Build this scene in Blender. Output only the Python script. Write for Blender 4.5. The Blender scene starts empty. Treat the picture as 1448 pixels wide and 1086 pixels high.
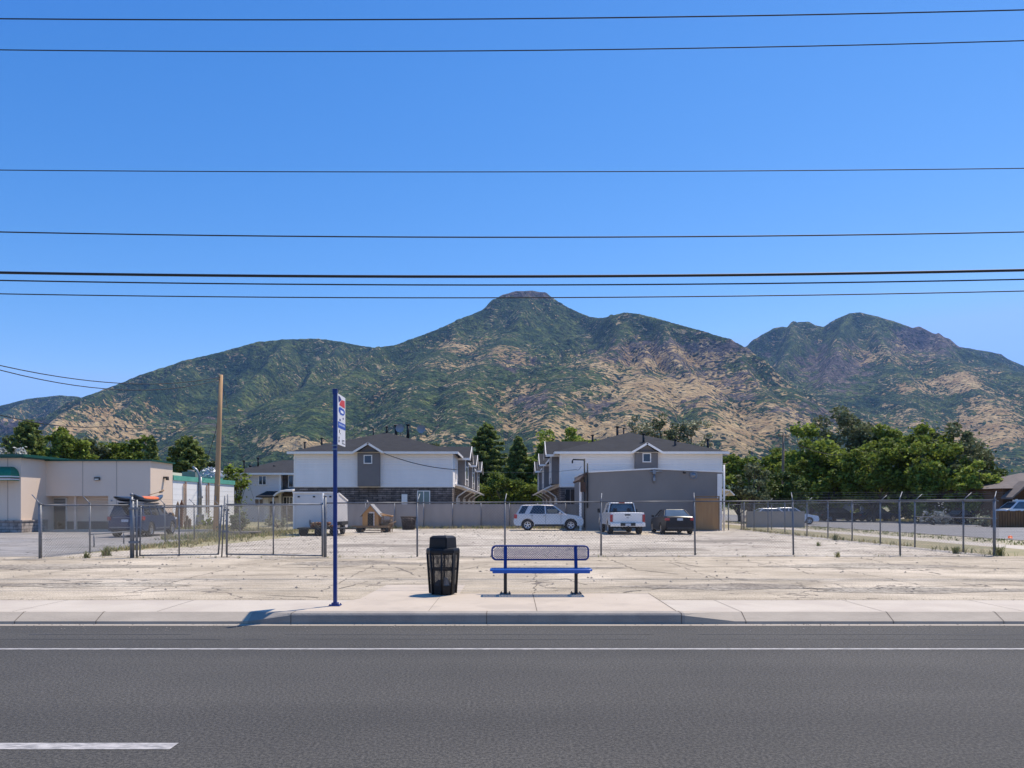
import bpy, bmesh, math, random
import numpy as np
from mathutils import Vector, Matrix
R = math.radians
SC = bpy.context.scene
COL = SC.collection
random.seed(7)
rng = np.random.default_rng(11)
F = 1080.0; HY = 716.0; CX = 724.0; CZ = 1.75; LOT = 0.15
# ---------------------------------------------------------------- camera
cam = bpy.data.cameras.new('camera'); co = bpy.data.objects.new('camera', cam); COL.objects.link(co)
co.location = (0, 0, CZ); co.rotation_euler = (R(90), 0, 0)
cam.sensor_width = 36; cam.lens = 36 * F / 1448; cam.shift_y = 173 / 1448
cam.clip_start = 0.1; cam.clip_end = 20000
SC.camera = co
# ---------------------------------------------------------------- sky and sun
SUN = Vector((.345, .34, 1.0)).normalized()
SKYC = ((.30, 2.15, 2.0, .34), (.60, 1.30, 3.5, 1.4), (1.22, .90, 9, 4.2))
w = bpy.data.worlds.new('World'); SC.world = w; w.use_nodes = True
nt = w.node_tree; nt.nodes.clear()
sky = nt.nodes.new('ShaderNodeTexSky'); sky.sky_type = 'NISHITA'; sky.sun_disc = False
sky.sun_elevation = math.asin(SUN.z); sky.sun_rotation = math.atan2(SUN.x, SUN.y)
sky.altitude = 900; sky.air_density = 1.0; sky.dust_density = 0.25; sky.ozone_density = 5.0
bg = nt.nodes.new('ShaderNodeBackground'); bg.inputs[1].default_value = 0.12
out = nt.nodes.new('ShaderNodeOutputWorld')
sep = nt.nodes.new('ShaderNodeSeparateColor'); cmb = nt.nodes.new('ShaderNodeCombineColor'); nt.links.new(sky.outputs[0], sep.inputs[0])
for ch, (k_, p_, c_, f_) in enumerate(SKYC):       # sky curve deepens blue; added floor lifts out-of-frame sky to brighten shaded walls
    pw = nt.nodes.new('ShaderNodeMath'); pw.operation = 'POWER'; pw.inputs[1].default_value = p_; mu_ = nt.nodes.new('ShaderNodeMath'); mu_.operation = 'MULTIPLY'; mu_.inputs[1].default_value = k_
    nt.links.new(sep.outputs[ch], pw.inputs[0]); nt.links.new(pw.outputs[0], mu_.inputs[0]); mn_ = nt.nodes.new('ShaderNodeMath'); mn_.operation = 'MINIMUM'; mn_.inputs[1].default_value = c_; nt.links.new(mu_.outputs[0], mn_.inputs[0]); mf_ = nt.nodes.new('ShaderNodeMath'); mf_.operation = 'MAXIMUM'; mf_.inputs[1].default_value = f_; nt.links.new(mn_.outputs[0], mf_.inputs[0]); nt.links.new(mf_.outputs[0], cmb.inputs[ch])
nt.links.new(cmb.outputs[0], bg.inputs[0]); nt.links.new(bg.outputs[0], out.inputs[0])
sl = bpy.data.lights.new('sun', 'SUN'); sl.energy = 3.9; sl.angle = R(0.53); sl.color = (1.0, .90, .77)
so = bpy.data.objects.new('sun', sl); COL.objects.link(so)
so.rotation_euler = (-SUN).to_track_quat('-Z', 'Y').to_euler(); so.location = (0, 0, 60)
SC.view_settings.view_transform = 'Standard'; SC.view_settings.look = 'None'
SC.view_settings.gamma = 1; SC.view_settings.exposure = 0.55
SC.cycles.max_bounces = 6; SC.cycles.transparent_max_bounces = 16

# ---------------------------------------------------------------- helpers
def P(c, r, Y): return Vector(((c - CX) * Y / F, Y, CZ - (r - HY) * Y / F))
def PX(c, Y): return (c - CX) * Y / F
def PZ(r, Y): return CZ - (r - HY) * Y / F

MATS = {}
def mat(name, c1, c2=None, scale=3.0, rough=0.8, bump=0.0, bscale=30.0, metal=0.0, detail=6, contrast=0.35,
        spec=0.5, stretch=(1, 1, 1), c3=None, s3=0.4, sheen=0):
    """noise-mixed principled material in object (metre) space"""
    if name in MATS: return MATS[name]
    m = bpy.data.materials.new(name); m.use_nodes = True; MATS[name] = m
    n = m.node_tree; L = n.links; b = n.nodes['Principled BSDF']
    b.inputs['Roughness'].default_value = rough; b.inputs['Metallic'].default_value = metal
    b.inputs['Specular IOR Level'].default_value = spec
    tc = n.nodes.new('ShaderNodeTexCoord'); mp = n.nodes.new('ShaderNodeMapping'); mp.inputs['Scale'].default_value = stretch
    L.new(tc.outputs['Object'], mp.inputs[0])
    if c2 is None: c2 = tuple(x * 0.82 for x in c1)
    no = n.nodes.new('ShaderNodeTexNoise'); no.inputs['Scale'].default_value = scale; no.inputs['Detail'].default_value = detail
    no.inputs['Roughness'].default_value = 0.65
    L.new(mp.outputs[0], no.inputs[0])
    cr = n.nodes.new('ShaderNodeValToRGB'); cr.color_ramp.elements[0].position = 0.5 - contrast / 2; cr.color_ramp.elements[1].position = 0.5 + contrast / 2
    cr.color_ramp.elements[0].color = (*c2, 1); cr.color_ramp.elements[1].color = (*c1, 1)
    L.new(no.outputs[0], cr.inputs[0]); col = cr.outputs[0]
    if c3 is not None:
        n3 = n.nodes.new('ShaderNodeTexNoise'); n3.inputs['Scale'].default_value = s3; n3.inputs['Detail'].default_value = 8
        L.new(mp.outputs[0], n3.inputs[0])
        r3 = n.nodes.new('ShaderNodeValToRGB'); r3.color_ramp.elements[0].position = .5; r3.color_ramp.elements[1].position = .62
        L.new(n3.outputs[0], r3.inputs[0])
        mx = n.nodes.new('ShaderNodeMixRGB'); L.new(r3.outputs[0], mx.inputs[0]); L.new(col, mx.inputs[1]); mx.inputs[2].default_value = (*c3, 1)
        col = mx.outputs[0]
    L.new(col, b.inputs['Base Color'])
    if bump:
        nb = n.nodes.new('ShaderNodeTexNoise'); nb.inputs['Scale'].default_value = bscale; nb.inputs['Detail'].default_value = 4
        L.new(mp.outputs[0], nb.inputs[0])
        bp = n.nodes.new('ShaderNodeBump'); bp.inputs['Strength'].default_value = bump; bp.inputs['Distance'].default_value = 0.02
        L.new(nb.outputs[0], bp.inputs['Height']); L.new(bp.outputs[0], b.inputs['Normal'])
    return m

def nd(m, t, **kw):
    x = m.node_tree.nodes.new(t)
    for k, v in kw.items(): setattr(x, k, v)
    return x

class MB:
    """collects shapes, then links them as ONE mesh object"""
    def __init__(s): s.v = []; s.f = []; s.mi = []; s.sm = []
    def add(s, vs, fs, mi=0, smooth=False):
        o = len(s.v); s.v += [tuple(v) for v in vs]
        for f in fs: s.f.append(tuple(i + o for i in f)); s.mi.append(mi); s.sm.append(smooth)
        return s
    def box(s, x0, x1, y0, y1, z0, z1, mi=0, M=None):
        vs = [Vector(p) for p in ((x0,y0,z0),(x1,y0,z0),(x1,y1,z0),(x0,y1,z0),(x0,y0,z1),(x1,y0,z1),(x1,y1,z1),(x0,y1,z1))]
        if M is not None: vs = [M @ v for v in vs]
        return s.add(vs, [(0,3,2,1),(4,5,6,7),(0,1,5,4),(1,2,6,5),(2,3,7,6),(3,0,4,7)], mi)
    def tube(s, pts, r, n=8, mi=0, caps=True, smooth=True, r2=None):
        pts = [Vector(p) for p in pts]; N = len(pts); vs = []; prev = None
        for i, p in enumerate(pts):
            d = (pts[min(i+1, N-1)] - pts[max(i-1, 0)]).normalized()
            ref = Vector((0,0,1)) if abs(d.z) < .95 else Vector((1,0,0))
            if prev is not None: ref = prev
            a = d.cross(ref)
            if a.length < 1e-5: a = d.cross(Vector((0,1,0)))
            a.normalize(); b = a.cross(d).normalized(); prev = b
            rr = r if r2 is None else r + (r2 - r) * i / max(1, N-1)
            if isinstance(r, (list, tuple)): rr = r[i]
            for k in range(n):
                t = 2*math.pi*(k + .5)/n; vs.append(p + a*math.cos(t)*rr + b*math.sin(t)*rr)
        fs = []
        for i in range(N-1):
            for k in range(n): fs.append((i*n+k, i*n+(k+1)%n, (i+1)*n+(k+1)%n, (i+1)*n+k))
        s.add(vs, fs, mi, smooth)
        if caps:
            o = len(s.v) - len(vs)
            s.f.append(tuple(o+k for k in reversed(range(n)))); s.mi.append(mi); s.sm.append(False)
            s.f.append(tuple(o+(N-1)*n+k for k in range(n))); s.mi.append(mi); s.sm.append(False)
        return s
    def prism(s, poly, axis, a, b, mi=0):
        """poly: list of 2d points; axis 'x','y','z' extruded from a to b"""
        def mk(p, t):
            return {'x': (t, p[0], p[1]), 'y': (p[0], t, p[1]), 'z': (p[0], p[1], t)}[axis]
        n = len(poly); vs = [mk(p, a) for p in poly] + [mk(p, b) for p in poly]
        fs = [tuple(range(n)), tuple(range(2*n-1, n-1, -1))] + [(i, n+i, n+(i+1)%n, (i+1)%n) for i in range(n)]
        return s.add(vs, fs, mi)
    def lathe(s, prof, c, axis='z', n=20, mi=0, smooth=True):
        vs = []; c = Vector(c)
        for (r, h) in prof:
            for k in range(n):
                t = 2*math.pi*k/n; x, y = r*math.cos(t), r*math.sin(t)
                v = {'z': (x, y, h), 'x': (h, x, y), 'y': (x, h, y)}[axis]
                vs.append(c + Vector(v))
        fs = [(i*n+k, i*n+(k+1)%n, (i+1)*n+(k+1)%n, (i+1)*n+k) for i in range(len(prof)-1) for k in range(n)]
        return s.add(vs, fs, mi, smooth)
    def poly(s, pts, mi=0): return s.add(pts, [tuple(range(len(pts)))], mi)
    def slab(s, pts, t, mi=0):
        """a flat polygon given thickness t along its normal (downwards)"""
        pts = [Vector(p) for p in pts]
        nn = (pts[1]-pts[0]).cross(pts[2]-pts[0]).normalized()
        if nn.z < 0: pts.reverse(); nn = -nn
        n = len(pts); vs = pts + [p - nn*t for p in pts]
        return s.add(vs, [tuple(range(n)), tuple(range(2*n-1, n-1, -1))] + [(i, n+i, n+(i+1)%n, (i+1)%n) for i in range(n)], mi)
    def build(s, name, mats, parent=None, bevel=0, seg=2, fix=True):
        me = bpy.data.meshes.new(name); me.from_pydata(s.v, [], s.f)
        if not isinstance(mats, (list, tuple)): mats = [mats]
        for m in mats: me.materials.append(m)
        me.polygons.foreach_set('material_index', s.mi); me.polygons.foreach_set('use_smooth', s.sm)
        if fix:
            bm = bmesh.new(); bm.from_mesh(me); bmesh.ops.recalc_face_normals(bm, faces=bm.faces); bm.to_mesh(me); bm.free()
        o = bpy.data.objects.new(name, me); COL.objects.link(o)
        if parent is not None: o.parent = parent
        if bevel:
            b = o.modifiers.new('bevel', 'BEVEL'); b.width = bevel; b.segments = seg; b.limit_method = 'ANGLE'; b.angle_limit = R(35)
            for p in me.polygons: p.use_smooth = True
            wn = o.modifiers.new('wn', 'WEIGHTED_NORMAL')
        return o
def tag(o, label, cat, group=None, kind=None):
    o['label'] = label; o['category'] = cat
    if group: o['group'] = group
    if kind: o['kind'] = kind
    return o
def thing(name, label, cat, loc=(0,0,0), rz=0, group=None):
    o = bpy.data.objects.new(name, None); COL.objects.link(o); o.empty_display_size = .2
    o.location = loc; o.rotation_euler = (0, 0, rz)
    return tag(o, label, cat, group)
def struct(o): o['kind'] = 'structure'; return o
KIDS = {}
def copy_tree(o, parent=None):
    c = o.copy(); COL.objects.link(c); c.parent = parent
    if parent is not None: c.matrix_parent_inverse = o.matrix_parent_inverse.copy()
    for ch in [k for k in bpy.data.objects if k.parent == o]: copy_tree(ch, c)
    return c

# numpy value noise
def _hash(ix, iy, seed):
    n = (ix.astype(np.int64) * 374761393 + iy.astype(np.int64) * 668265263 + seed * 1442695041) & 0xffffffff
    n = ((n ^ (n >> 13)) * 1274126177) & 0xffffffff
    n = (n ^ (n >> 16)) & 0xffffffff
    return n / 4294967295.0
def vnoise(x, y, seed=0):
    ix = np.floor(x); iy = np.floor(y); fx = x - ix; fy = y - iy
    fx = fx*fx*fx*(fx*(fx*6-15)+10); fy = fy*fy*fy*(fy*(fy*6-15)+10)
    a = _hash(ix, iy, seed); b = _hash(ix+1, iy, seed); c = _hash(ix, iy+1, seed); d = _hash(ix+1, iy+1, seed)
    return (a*(1-fx)+b*fx)*(1-fy) + (c*(1-fx)+d*fx)*fy
def fbm(x, y, oct=5, seed=0, ridged=False):
    s = 0; a = .5; t = 0
    for i in range(oct):
        v = vnoise(x*2**i + 13.7*i, y*2**i + 7.1*i, seed+i)
        if ridged: v = 1 - abs(2*v-1)
        s = s + a*v; t += a; a *= .5
    return s/t
# ================================================================ MATERIALS
def asphalt(name, c1, c2, fleck, fine=95, patch=.35, cracks=False):
    m = mat(name, c1, c2, scale=patch, rough=.88, contrast=.5, detail=8, stretch=(1, 1, 1))
    n = m.node_tree; L = n.links; b = n.nodes['Principled BSDF']; src = b.inputs['Base Color'].links[0].from_socket
    tc = nd(m, 'ShaderNodeTexCoord')
    v = nd(m, 'ShaderNodeTexNoise'); v.inputs['Scale'].default_value = fine; v.inputs['Detail'].default_value = 3; L.new(tc.outputs['Object'], v.inputs[0])
    r = nd(m, 'ShaderNodeValToRGB'); r.color_ramp.elements[0].position = .42; r.color_ramp.elements[1].position = .62
    r.color_ramp.elements[0].color = (.50, .50, .50, 1); r.color_ramp.elements[1].color = fleck
    v2 = nd(m, 'ShaderNodeTexNoise'); v2.inputs['Scale'].default_value = fine*.4; v2.inputs['Detail'].default_value = 2; L.new(tc.outputs['Object'], v2.inputs[0])
    av = nd(m, 'ShaderNodeMath', operation='ADD'); L.new(v.outputs[0], av.inputs[0]); L.new(v2.outputs[0], av.inputs[1]); hv_ = nd(m, 'ShaderNodeMath', operation='MULTIPLY'); hv_.inputs[1].default_value = .5; L.new(av.outputs[0], hv_.inputs[0])
    L.new(hv_.outputs[0], r.inputs[0])
    mx = nd(m, 'ShaderNodeMixRGB', blend_type='MULTIPLY'); mx.inputs[0].default_value = 1
    L.new(src, mx.inputs[1]); L.new(r.outputs[0], mx.inputs[2])
    # lengthwise wear streaks
    mp = nd(m, 'ShaderNodeMapping'); mp.inputs['Scale'].default_value = (.05, .9, 1); L.new(tc.outputs['Object'], mp.inputs[0])
    s = nd(m, 'ShaderNodeTexNoise'); s.inputs['Scale'].default_value = 1; s.inputs['Detail'].default_value = 5; L.new(mp.outputs[0], s.inputs[0])
    sr = nd(m, 'ShaderNodeValToRGB'); sr.color_ramp.elements[0].position = .35; sr.color_ramp.elements[1].position = .65
    sr.color_ramp.elements[0].color = (.86, .86, .86, 1); sr.color_ramp.elements[1].color = (1.10, 1.10, 1.09, 1)
    L.new(s.outputs[0], sr.inputs[0])
    m2 = nd(m, 'ShaderNodeMixRGB', blend_type='MULTIPLY'); m2.inputs[0].default_value = 1
    L.new(mx.outputs[0], m2.inputs[1]); L.new(sr.outputs[0], m2.inputs[2]); L.new(m2.outputs[0], b.inputs['Base Color'])
    bp = nd(m, 'ShaderNodeBump'); bp.inputs['Strength'].default_value = .7; bp.inputs['Distance'].default_value = .012
    L.new(v.outputs[0], bp.inputs['Height']); L.new(bp.outputs[0], b.inputs['Normal'])
    return m
def cracked(name, c1, c2, c3, crack, cs=.35, width=.018, rough=.9, gravel=False, mid=1.6):
    m = mat(name, c1, c2, scale=mid, rough=rough, contrast=.4, c3=c3, s3=.16, detail=10)
    n = m.node_tree; L = n.links; b = n.nodes['Principled BSDF']; src = b.inputs['Base Color'].links[0].from_socket
    tc = nd(m, 'ShaderNodeTexCoord')
    # distorted voronoi cracks
    dn = nd(m, 'ShaderNodeTexNoise'); dn.inputs['Scale'].default_value = 1.1; dn.inputs['Detail'].default_value = 5; L.new(tc.outputs['Object'], dn.inputs[0])
    ad = nd(m, 'ShaderNodeMixRGB', blend_type='LINEAR_LIGHT'); ad.inputs[0].default_value = .9; L.new(tc.outputs['Object'], ad.inputs[1]); L.new(dn.outputs[1], ad.inputs[2])
    vo = nd(m, 'ShaderNodeTexVoronoi', feature='DISTANCE_TO_EDGE'); vo.inputs['Scale'].default_value = cs; L.new(ad.outputs[0], vo.inputs[0])
    cr = nd(m, 'ShaderNodeValToRGB'); cr.color_ramp.elements[0].position = width*.3; cr.color_ramp.elements[1].position = width
    cr.color_ramp.elements[0].color = (1,1,1,1); cr.color_ramp.elements[1].color = (0,0,0,1); L.new(vo.outputs[0], cr.inputs[0])
    # break cracks up
    bn = nd(m, 'ShaderNodeTexNoise'); bn.inputs['Scale'].default_value = .5; bn.inputs['Detail'].default_value = 4; L.new(tc.outputs['Object'], bn.inputs[0])
    br = nd(m, 'ShaderNodeValToRGB'); br.color_ramp.elements[0].position = .45; br.color_ramp.elements[1].position = .58; L.new(bn.outputs[0], br.inputs[0])
    mu = nd(m, 'ShaderNodeMath', operation='MULTIPLY'); L.new(cr.outputs[0], mu.inputs[0]); L.new(br.outputs[0], mu.inputs[1])
    mx = nd(m, 'ShaderNodeMixRGB'); L.new(mu.outputs[0], mx.inputs[0]); L.new(src, mx.inputs[1]); mx.inputs[2].default_value = (*crack, 1)
    # fine speckle
    v = nd(m, 'ShaderNodeTexNoise'); v.inputs['Scale'].default_value = 34 if not gravel else 16; v.inputs['Detail'].default_value = 4; L.new(tc.outputs['Object'], v.inputs[0])
    r = nd(m, 'ShaderNodeValToRGB'); r.color_ramp.elements[0].position = .38; r.color_ramp.elements[1].position = .62
    r.color_ramp.elements[0].color = (.66,.64,.62,1) if not gravel else (.55,.53,.5,1); r.color_ramp.elements[1].color = (1.1,1.1,1.08,1)
    L.new(v.outputs[0], r.inputs[0])
    m2 = nd(m, 'ShaderNodeMixRGB', blend_type='MULTIPLY'); m2.inputs[0].default_value = 1; L.new(mx.outputs[0], m2.inputs[1]); L.new(r.outputs[0], m2.inputs[2])
    # streaky wear along the road
    mp = nd(m, 'ShaderNodeMapping'); mp.inputs['Scale'].default_value = (.8, 1.5, 1); L.new(tc.outputs['Object'], mp.inputs[0])
    s = nd(m, 'ShaderNodeTexNoise'); s.inputs['Scale'].default_value = .55; s.inputs['Detail'].default_value = 12; s.inputs['Roughness'].default_value = .72; L.new(mp.outputs[0], s.inputs[0])
    sr = nd(m, 'ShaderNodeValToRGB'); sr.color_ramp.elements[0].position = .34; sr.color_ramp.elements[1].position = .6
    sr.color_ramp.elements[0].color = (.62,.60,.57,1); sr.color_ramp.elements[1].color = (1.08,1.08,1.08,1); L.new(s.outputs[0], sr.inputs[0])
    m3 = nd(m, 'ShaderNodeMixRGB', blend_type='MULTIPLY'); m3.inputs[0].default_value = .9; L.new(m2.outputs[0], m3.inputs[1]); L.new(sr.outputs[0], m3.inputs[2])
    L.new(m3.outputs[0], b.inputs['Base Color'])
    iv = nd(m, 'ShaderNodeMath', operation='MULTIPLY_ADD'); iv.inputs[1].default_value = -1.5; L.new(mu.outputs[0], iv.inputs[0]); L.new(v.outputs[0], iv.inputs[2])
    bp = nd(m, 'ShaderNodeBump'); bp.inputs['Strength'].default_value = .6; bp.inputs['Distance'].default_value = .02
    L.new(iv.outputs[0], bp.inputs['Height']); L.new(bp.outputs[0], b.inputs['Normal'])
    return m
M_road = asphalt('road asphalt', (.070,.0645,.056), (.048,.0445,.0385), (1.75,1.74,1.70,1))
M_street = asphalt('street asphalt', (.26,.25,.24), (.21,.20,.195), (1.4,1.4,1.4,1), fine=60)
M_drive = cracked('driveway asphalt', (.33,.31,.29), (.27,.255,.24), (.36,.33,.30), (.12,.11,.1), cs=.3)
M_lot = cracked('old lot pavement', (.545,.46,.34), (.42,.355,.26), (.62,.53,.405), (.17,.14,.11), cs=.36, width=.016)
M_gravel = cracked('gravel lot', (.60,.525,.425), (.47,.41,.33), (.66,.585,.475), (.22,.18,.14), cs=.3, width=.014, gravel=True)
M_walk = mat('sidewalk concrete', (.53,.445,.345), (.44,.365,.28), scale=1.1, c3=(.43,.36,.28), s3=1.3, rough=.85, bump=.25, bscale=70, contrast=.55, detail=10)
M_walk2 = mat('sidewalk concrete pale', (.545,.475,.385), (.44,.38,.30), scale=.9, c3=(.45,.385,.31), s3=1.1, rough=.85, bump=.25, bscale=70, contrast=.5, detail=10)
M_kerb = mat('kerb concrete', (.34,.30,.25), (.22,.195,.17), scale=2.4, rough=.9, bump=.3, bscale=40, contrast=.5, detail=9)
M_gutter = mat('gutter concrete', (.42,.36,.29), (.28,.24,.19), scale=1.5, rough=.9, bump=.2, contrast=.6, stretch=(.5, 3, 1), detail=9)
M_joint = mat('joint grit', (.16,.13,.10), rough=1)
M_paint = mat('worn road paint', (.47,.44,.41), (.22,.21,.20), scale=14, rough=.7, contrast=.22, detail=10, stretch=(.6, 2, 1))
M_earth = mat('dry valley earth', (.30,.25,.16), (.16,.17,.08), scale=.02, rough=1, detail=10)
M_dry = mat('dry grass soil', (.36,.29,.17), (.22,.21,.10), scale=.8, rough=1, bump=.8, bscale=12, detail=10)
M_lawn = mat('verge soil', (.34,.30,.19), (.42,.36,.26), scale=.6, rough=1, bump=.6, bscale=14, detail=10)

# ================================================================ GROUND (one sheet with the kerb step in it)
g = MB(); ys = [(-3000,-.04),(11.30,-.04),(11.62,-.04),(11.66,LOT-.006),(600,LOT-.006),(7000,LOT-.006)]
xs = [-7000,-300,300,7000]
for i in range(len(ys)-1):
    for j in range(3):
        g.poly([(xs[j],ys[i][0],ys[i][1]),(xs[j+1],ys[i][0],ys[i][1]),(xs[j+1],ys[i+1][0],ys[i+1][1]),(xs[j],ys[i+1][0],ys[i+1][1])])
struct(g.build('ground', M_earth))
def sheet(name, pts, z, m, t=None):
    b = MB(); b.poly([(x, y, z) for x, y in pts]); return struct(b.build(name, m))
def rect(x0, x1, y0, y1): return [(x0,y0),(x1,y0),(x1,y1),(x0,y1)]
sheet('road', rect(-250, 250, -14, 11.18), 0.0, M_road)
sheet('gutter', rect(-250, 250, 11.18, 11.40), 0.002, M_gutter)
b = MB(); b.poly([(x, y, .004) for x, y in rect(-250, 250, 9.32, 9.40)])
struct(b.build('edge_line', M_paint))
b = MB()
for k in range(-4, 12):
    x1 = -2.46 - 12.2*k; b.poly([(x, y, .004) for x, y in rect(x1-3.05 if k else x1-4.6, x1, 5.49, 5.64)])
struct(b.build('lane_dashes', M_paint))
b = MB()
for ys_, wd_ in ((10.42,.016),(10.05,.010)):
    px_ = -60.0; yy_ = ys_
    while px_ < 60:
        q_ = px_+random.uniform(.3,.9); y2_ = ys_+.5*(yy_-ys_)+random.uniform(-.02,.02); w_ = wd_*random.uniform(.4,1.2)
        if random.random() < .8: b.poly([(px_,yy_-w_,.003),(q_,y2_-w_,.003),(q_,y2_+w_,.003),(px_,yy_+w_,.003)])
        px_, yy_ = q_, y2_
struct(b.build('road_seams', mat('sealing tar', (.042,.042,.042), (.06,.06,.06), scale=5, rough=.7)))
# kerb: tall at the bus pad, sloping apron either side
XA, XB, XC, XD = PX(350, 11.35), PX(411, 11.35), PX(964, 11.35), PX(1040, 11.35)
def kprof(x):
    t = 0.0
    if XB <= x <= XC: t = 1.0
    elif XA < x < XB: t = (x-XA)/(XB-XA)
    elif XC < x < XD: t = 1-(x-XC)/(XD-XC)
    # bottom front, top front, top back
    return [(11.36, -.03), (11.36, .040 + .090*t), (11.36+.20*(1-t)+.02, LOT-.001+.0075*t), (11.625, LOT-.0008+.0075*t)]
b = MB(); kx = [-250,-60,-20,-9,-6] + [XA, XA+.2, XB-.05, XB] + [-1.5, 0, 1.2, XC, XC+.05] + [XC+.3, XD-.3, XD, 6, 9, 20, 60, 250]
vs = []
for x in kx: vs += [(x, y, z) for y, z in kprof(x)]
for i in range(len(kx)-1):
    b.add(vs, [], 0) if i == 0 else None
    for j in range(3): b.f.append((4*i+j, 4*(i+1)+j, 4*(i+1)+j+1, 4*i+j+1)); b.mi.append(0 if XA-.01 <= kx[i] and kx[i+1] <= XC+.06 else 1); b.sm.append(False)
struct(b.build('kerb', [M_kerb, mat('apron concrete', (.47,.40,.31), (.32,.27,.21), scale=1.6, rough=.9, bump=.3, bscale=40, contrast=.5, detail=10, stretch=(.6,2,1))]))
b = MB()
for c in (135, 411, 688, 964, 1055, 200-400, 1264, 1420, 20):
    x = PX(c, 11.35); pr = kprof(x)
    for j in range(1, 3): 
        (y0,z0),(y1,z1) = pr[j], pr[j+1]
        b.poly([(x-.007,y0-.001,z0+.003),(x+.007,y0-.001,z0+.003),(x+.007,y1,z1+.003),(x-.007,y1,z1+.003)])
    b.poly([(x-.007,11.357,0.0),(x+.007,11.357,0.0),(x+.007,11.357,pr[1][1]),(x-.007,11.357,pr[1][1])])
struct(b.build('kerb_joints', M_joint))
# sidewalk and bus pad
sheet('sidewalk', rect(-250, 250, 11.62, 13.05), LOT-.001, M_walk2)
b = MB(); b.poly([(-3.28,11.62,LOT+.006),(2.50,11.62,LOT+.006),(2.50,14.0,LOT+.006),(-.95,14.0,LOT+.006),(-.95,15.55,LOT+.006),(-2.55,15.55,LOT+.006),(-2.62,13.2,LOT+.006)])
struct(b.build('bus_pad', M_walk))
b = MB()
def jline(x0, y0, x1, y1, w=.008, z=LOT+.0035):
    d = Vector((x1-x0, y1-y0)).normalized(); nx, ny = -d.y*w/2, d.x*w/2
    b.poly([(x0+nx,y0+ny,z),(x1+nx,y1+ny,z),(x1-nx,y1-ny,z),(x0-nx,y0-ny,z)])
for x in (3.48, 5.65, 7.8, 9.95, 12.1, 14.3, -5.4, -7.6, -9.8, -12.0, -14.2): jline(x, 11.62, x+random.uniform(-.03,.03), 13.05)
jline(-40, 13.055, -2.6, 13.055, .02); jline(2.5, 13.055, 40, 13.055, .02)
jline(.38, 11.62, .38, 14.0, .011, LOT+.009); jline(-1.27, 11.62, -1.27, 15.5, .006, LOT+.009)
jline(2.5, 11.62, 2.5, 14.0, .014, LOT+.009); jline(-.95, 14.0, 2.5, 14.0, .02, LOT+.009); jline(-2.55, 15.55, -.95, 15.55, .02, LOT+.009)
struct(b.build('sidewalk_joints', M_joint))
# lots
sheet('lot_pavement', [(-60,13.06),(19,13.06),(19,24.6),(15.7,24.6),(15.7,25.2),(-14.5,24.6),(-60,23.0)], LOT-.002, M_lot)
sheet('gravel_lot', [(-14.6,24.2),(15.8,24.4),(15.9,56),(6,56.5),(-13.2,54.0),(-10.8,45),(-12.4,30.5),(-14.6,26)], LOT+.002, M_gravel)
sheet('driveway', [(-70,23.0),(-14.6,24.3),(-14.6,25),(-15.6,37.5),(-17.5,48.3),(-70,48.3)], LOT+.002, M_drive)
sheet('dry_verge', [(-14.6,25.6),(-12.3,30.5),(-10.6,45),(-12.9,54.2),(6,56.6),(6,62),(-30,62),(-23,52),(-17.3,48.3),(-15.6,37.5)], LOT, M_dry)
sheet('side_verge', [(15.9,24.6),(19.0,24.6),(19.0,70),(16.1,70)], LOT, M_dry)
sheet('side_sidewalk', rect(19.0, 20.6, 13.05, 400), LOT+.002, M_walk2)
sheet('side_lawn', rect(20.6, 23.7, 13.05, 400), LOT, M_lawn)
b = MB(); b.box(23.7, 23.95, 13.05, 400, LOT-.1, LOT+.03); b.box(40.1, 40.35, 13.05, 400, LOT-.1, LOT+.05); struct(b.build('street_kerb', M_kerb))
sheet('cross_street', rect(23.95, 40.1, 11.7, 400), LOT+.004, M_street)
sheet('far_lawn', rect(40.35, 90, 13.05, 400), LOT+.003, M_lawn)
sheet('court', rect(-6, 6, 57, 130), LOT+.004, M_drive)

# expansion cracks across the lot: real strips of grit and weeds
b = MB()
def crack(pts, w=.03, z=LOT+.0035):
    P2 = []
    for i in range(len(pts)-1):
        (x0,y0),(x1,y1) = pts[i], pts[i+1]; n = max(2, int(math.hypot(x1-x0,y1-y0)/.25))
        for k in range(n): t = k/n; P2.append((x0+(x1-x0)*t+random.uniform(-.05,.05), y0+(y1-y0)*t+random.uniform(-.05,.05)))
    P2.append(pts[-1])
    for i in range(len(P2)-1):
        (x0,y0),(x1,y1) = P2[i], P2[i+1]
        if random.random() < .12: continue
        d = Vector((x1-x0,y1-y0)).normalized(); a = w*random.uniform(.3,.95)/2; c = w*random.uniform(.3,.95)/2
        b.poly([(x0-d.y*a,y0+d.x*a,z),(x1-d.y*c,y1+d.x*c,z),(x1+d.y*c,y1-d.x*c,z),(x0+d.y*a,y0-d.x*a,z)])
def GP(c, r): Y = 1728/(r-HY); return (PX(c, Y), Y)
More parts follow.
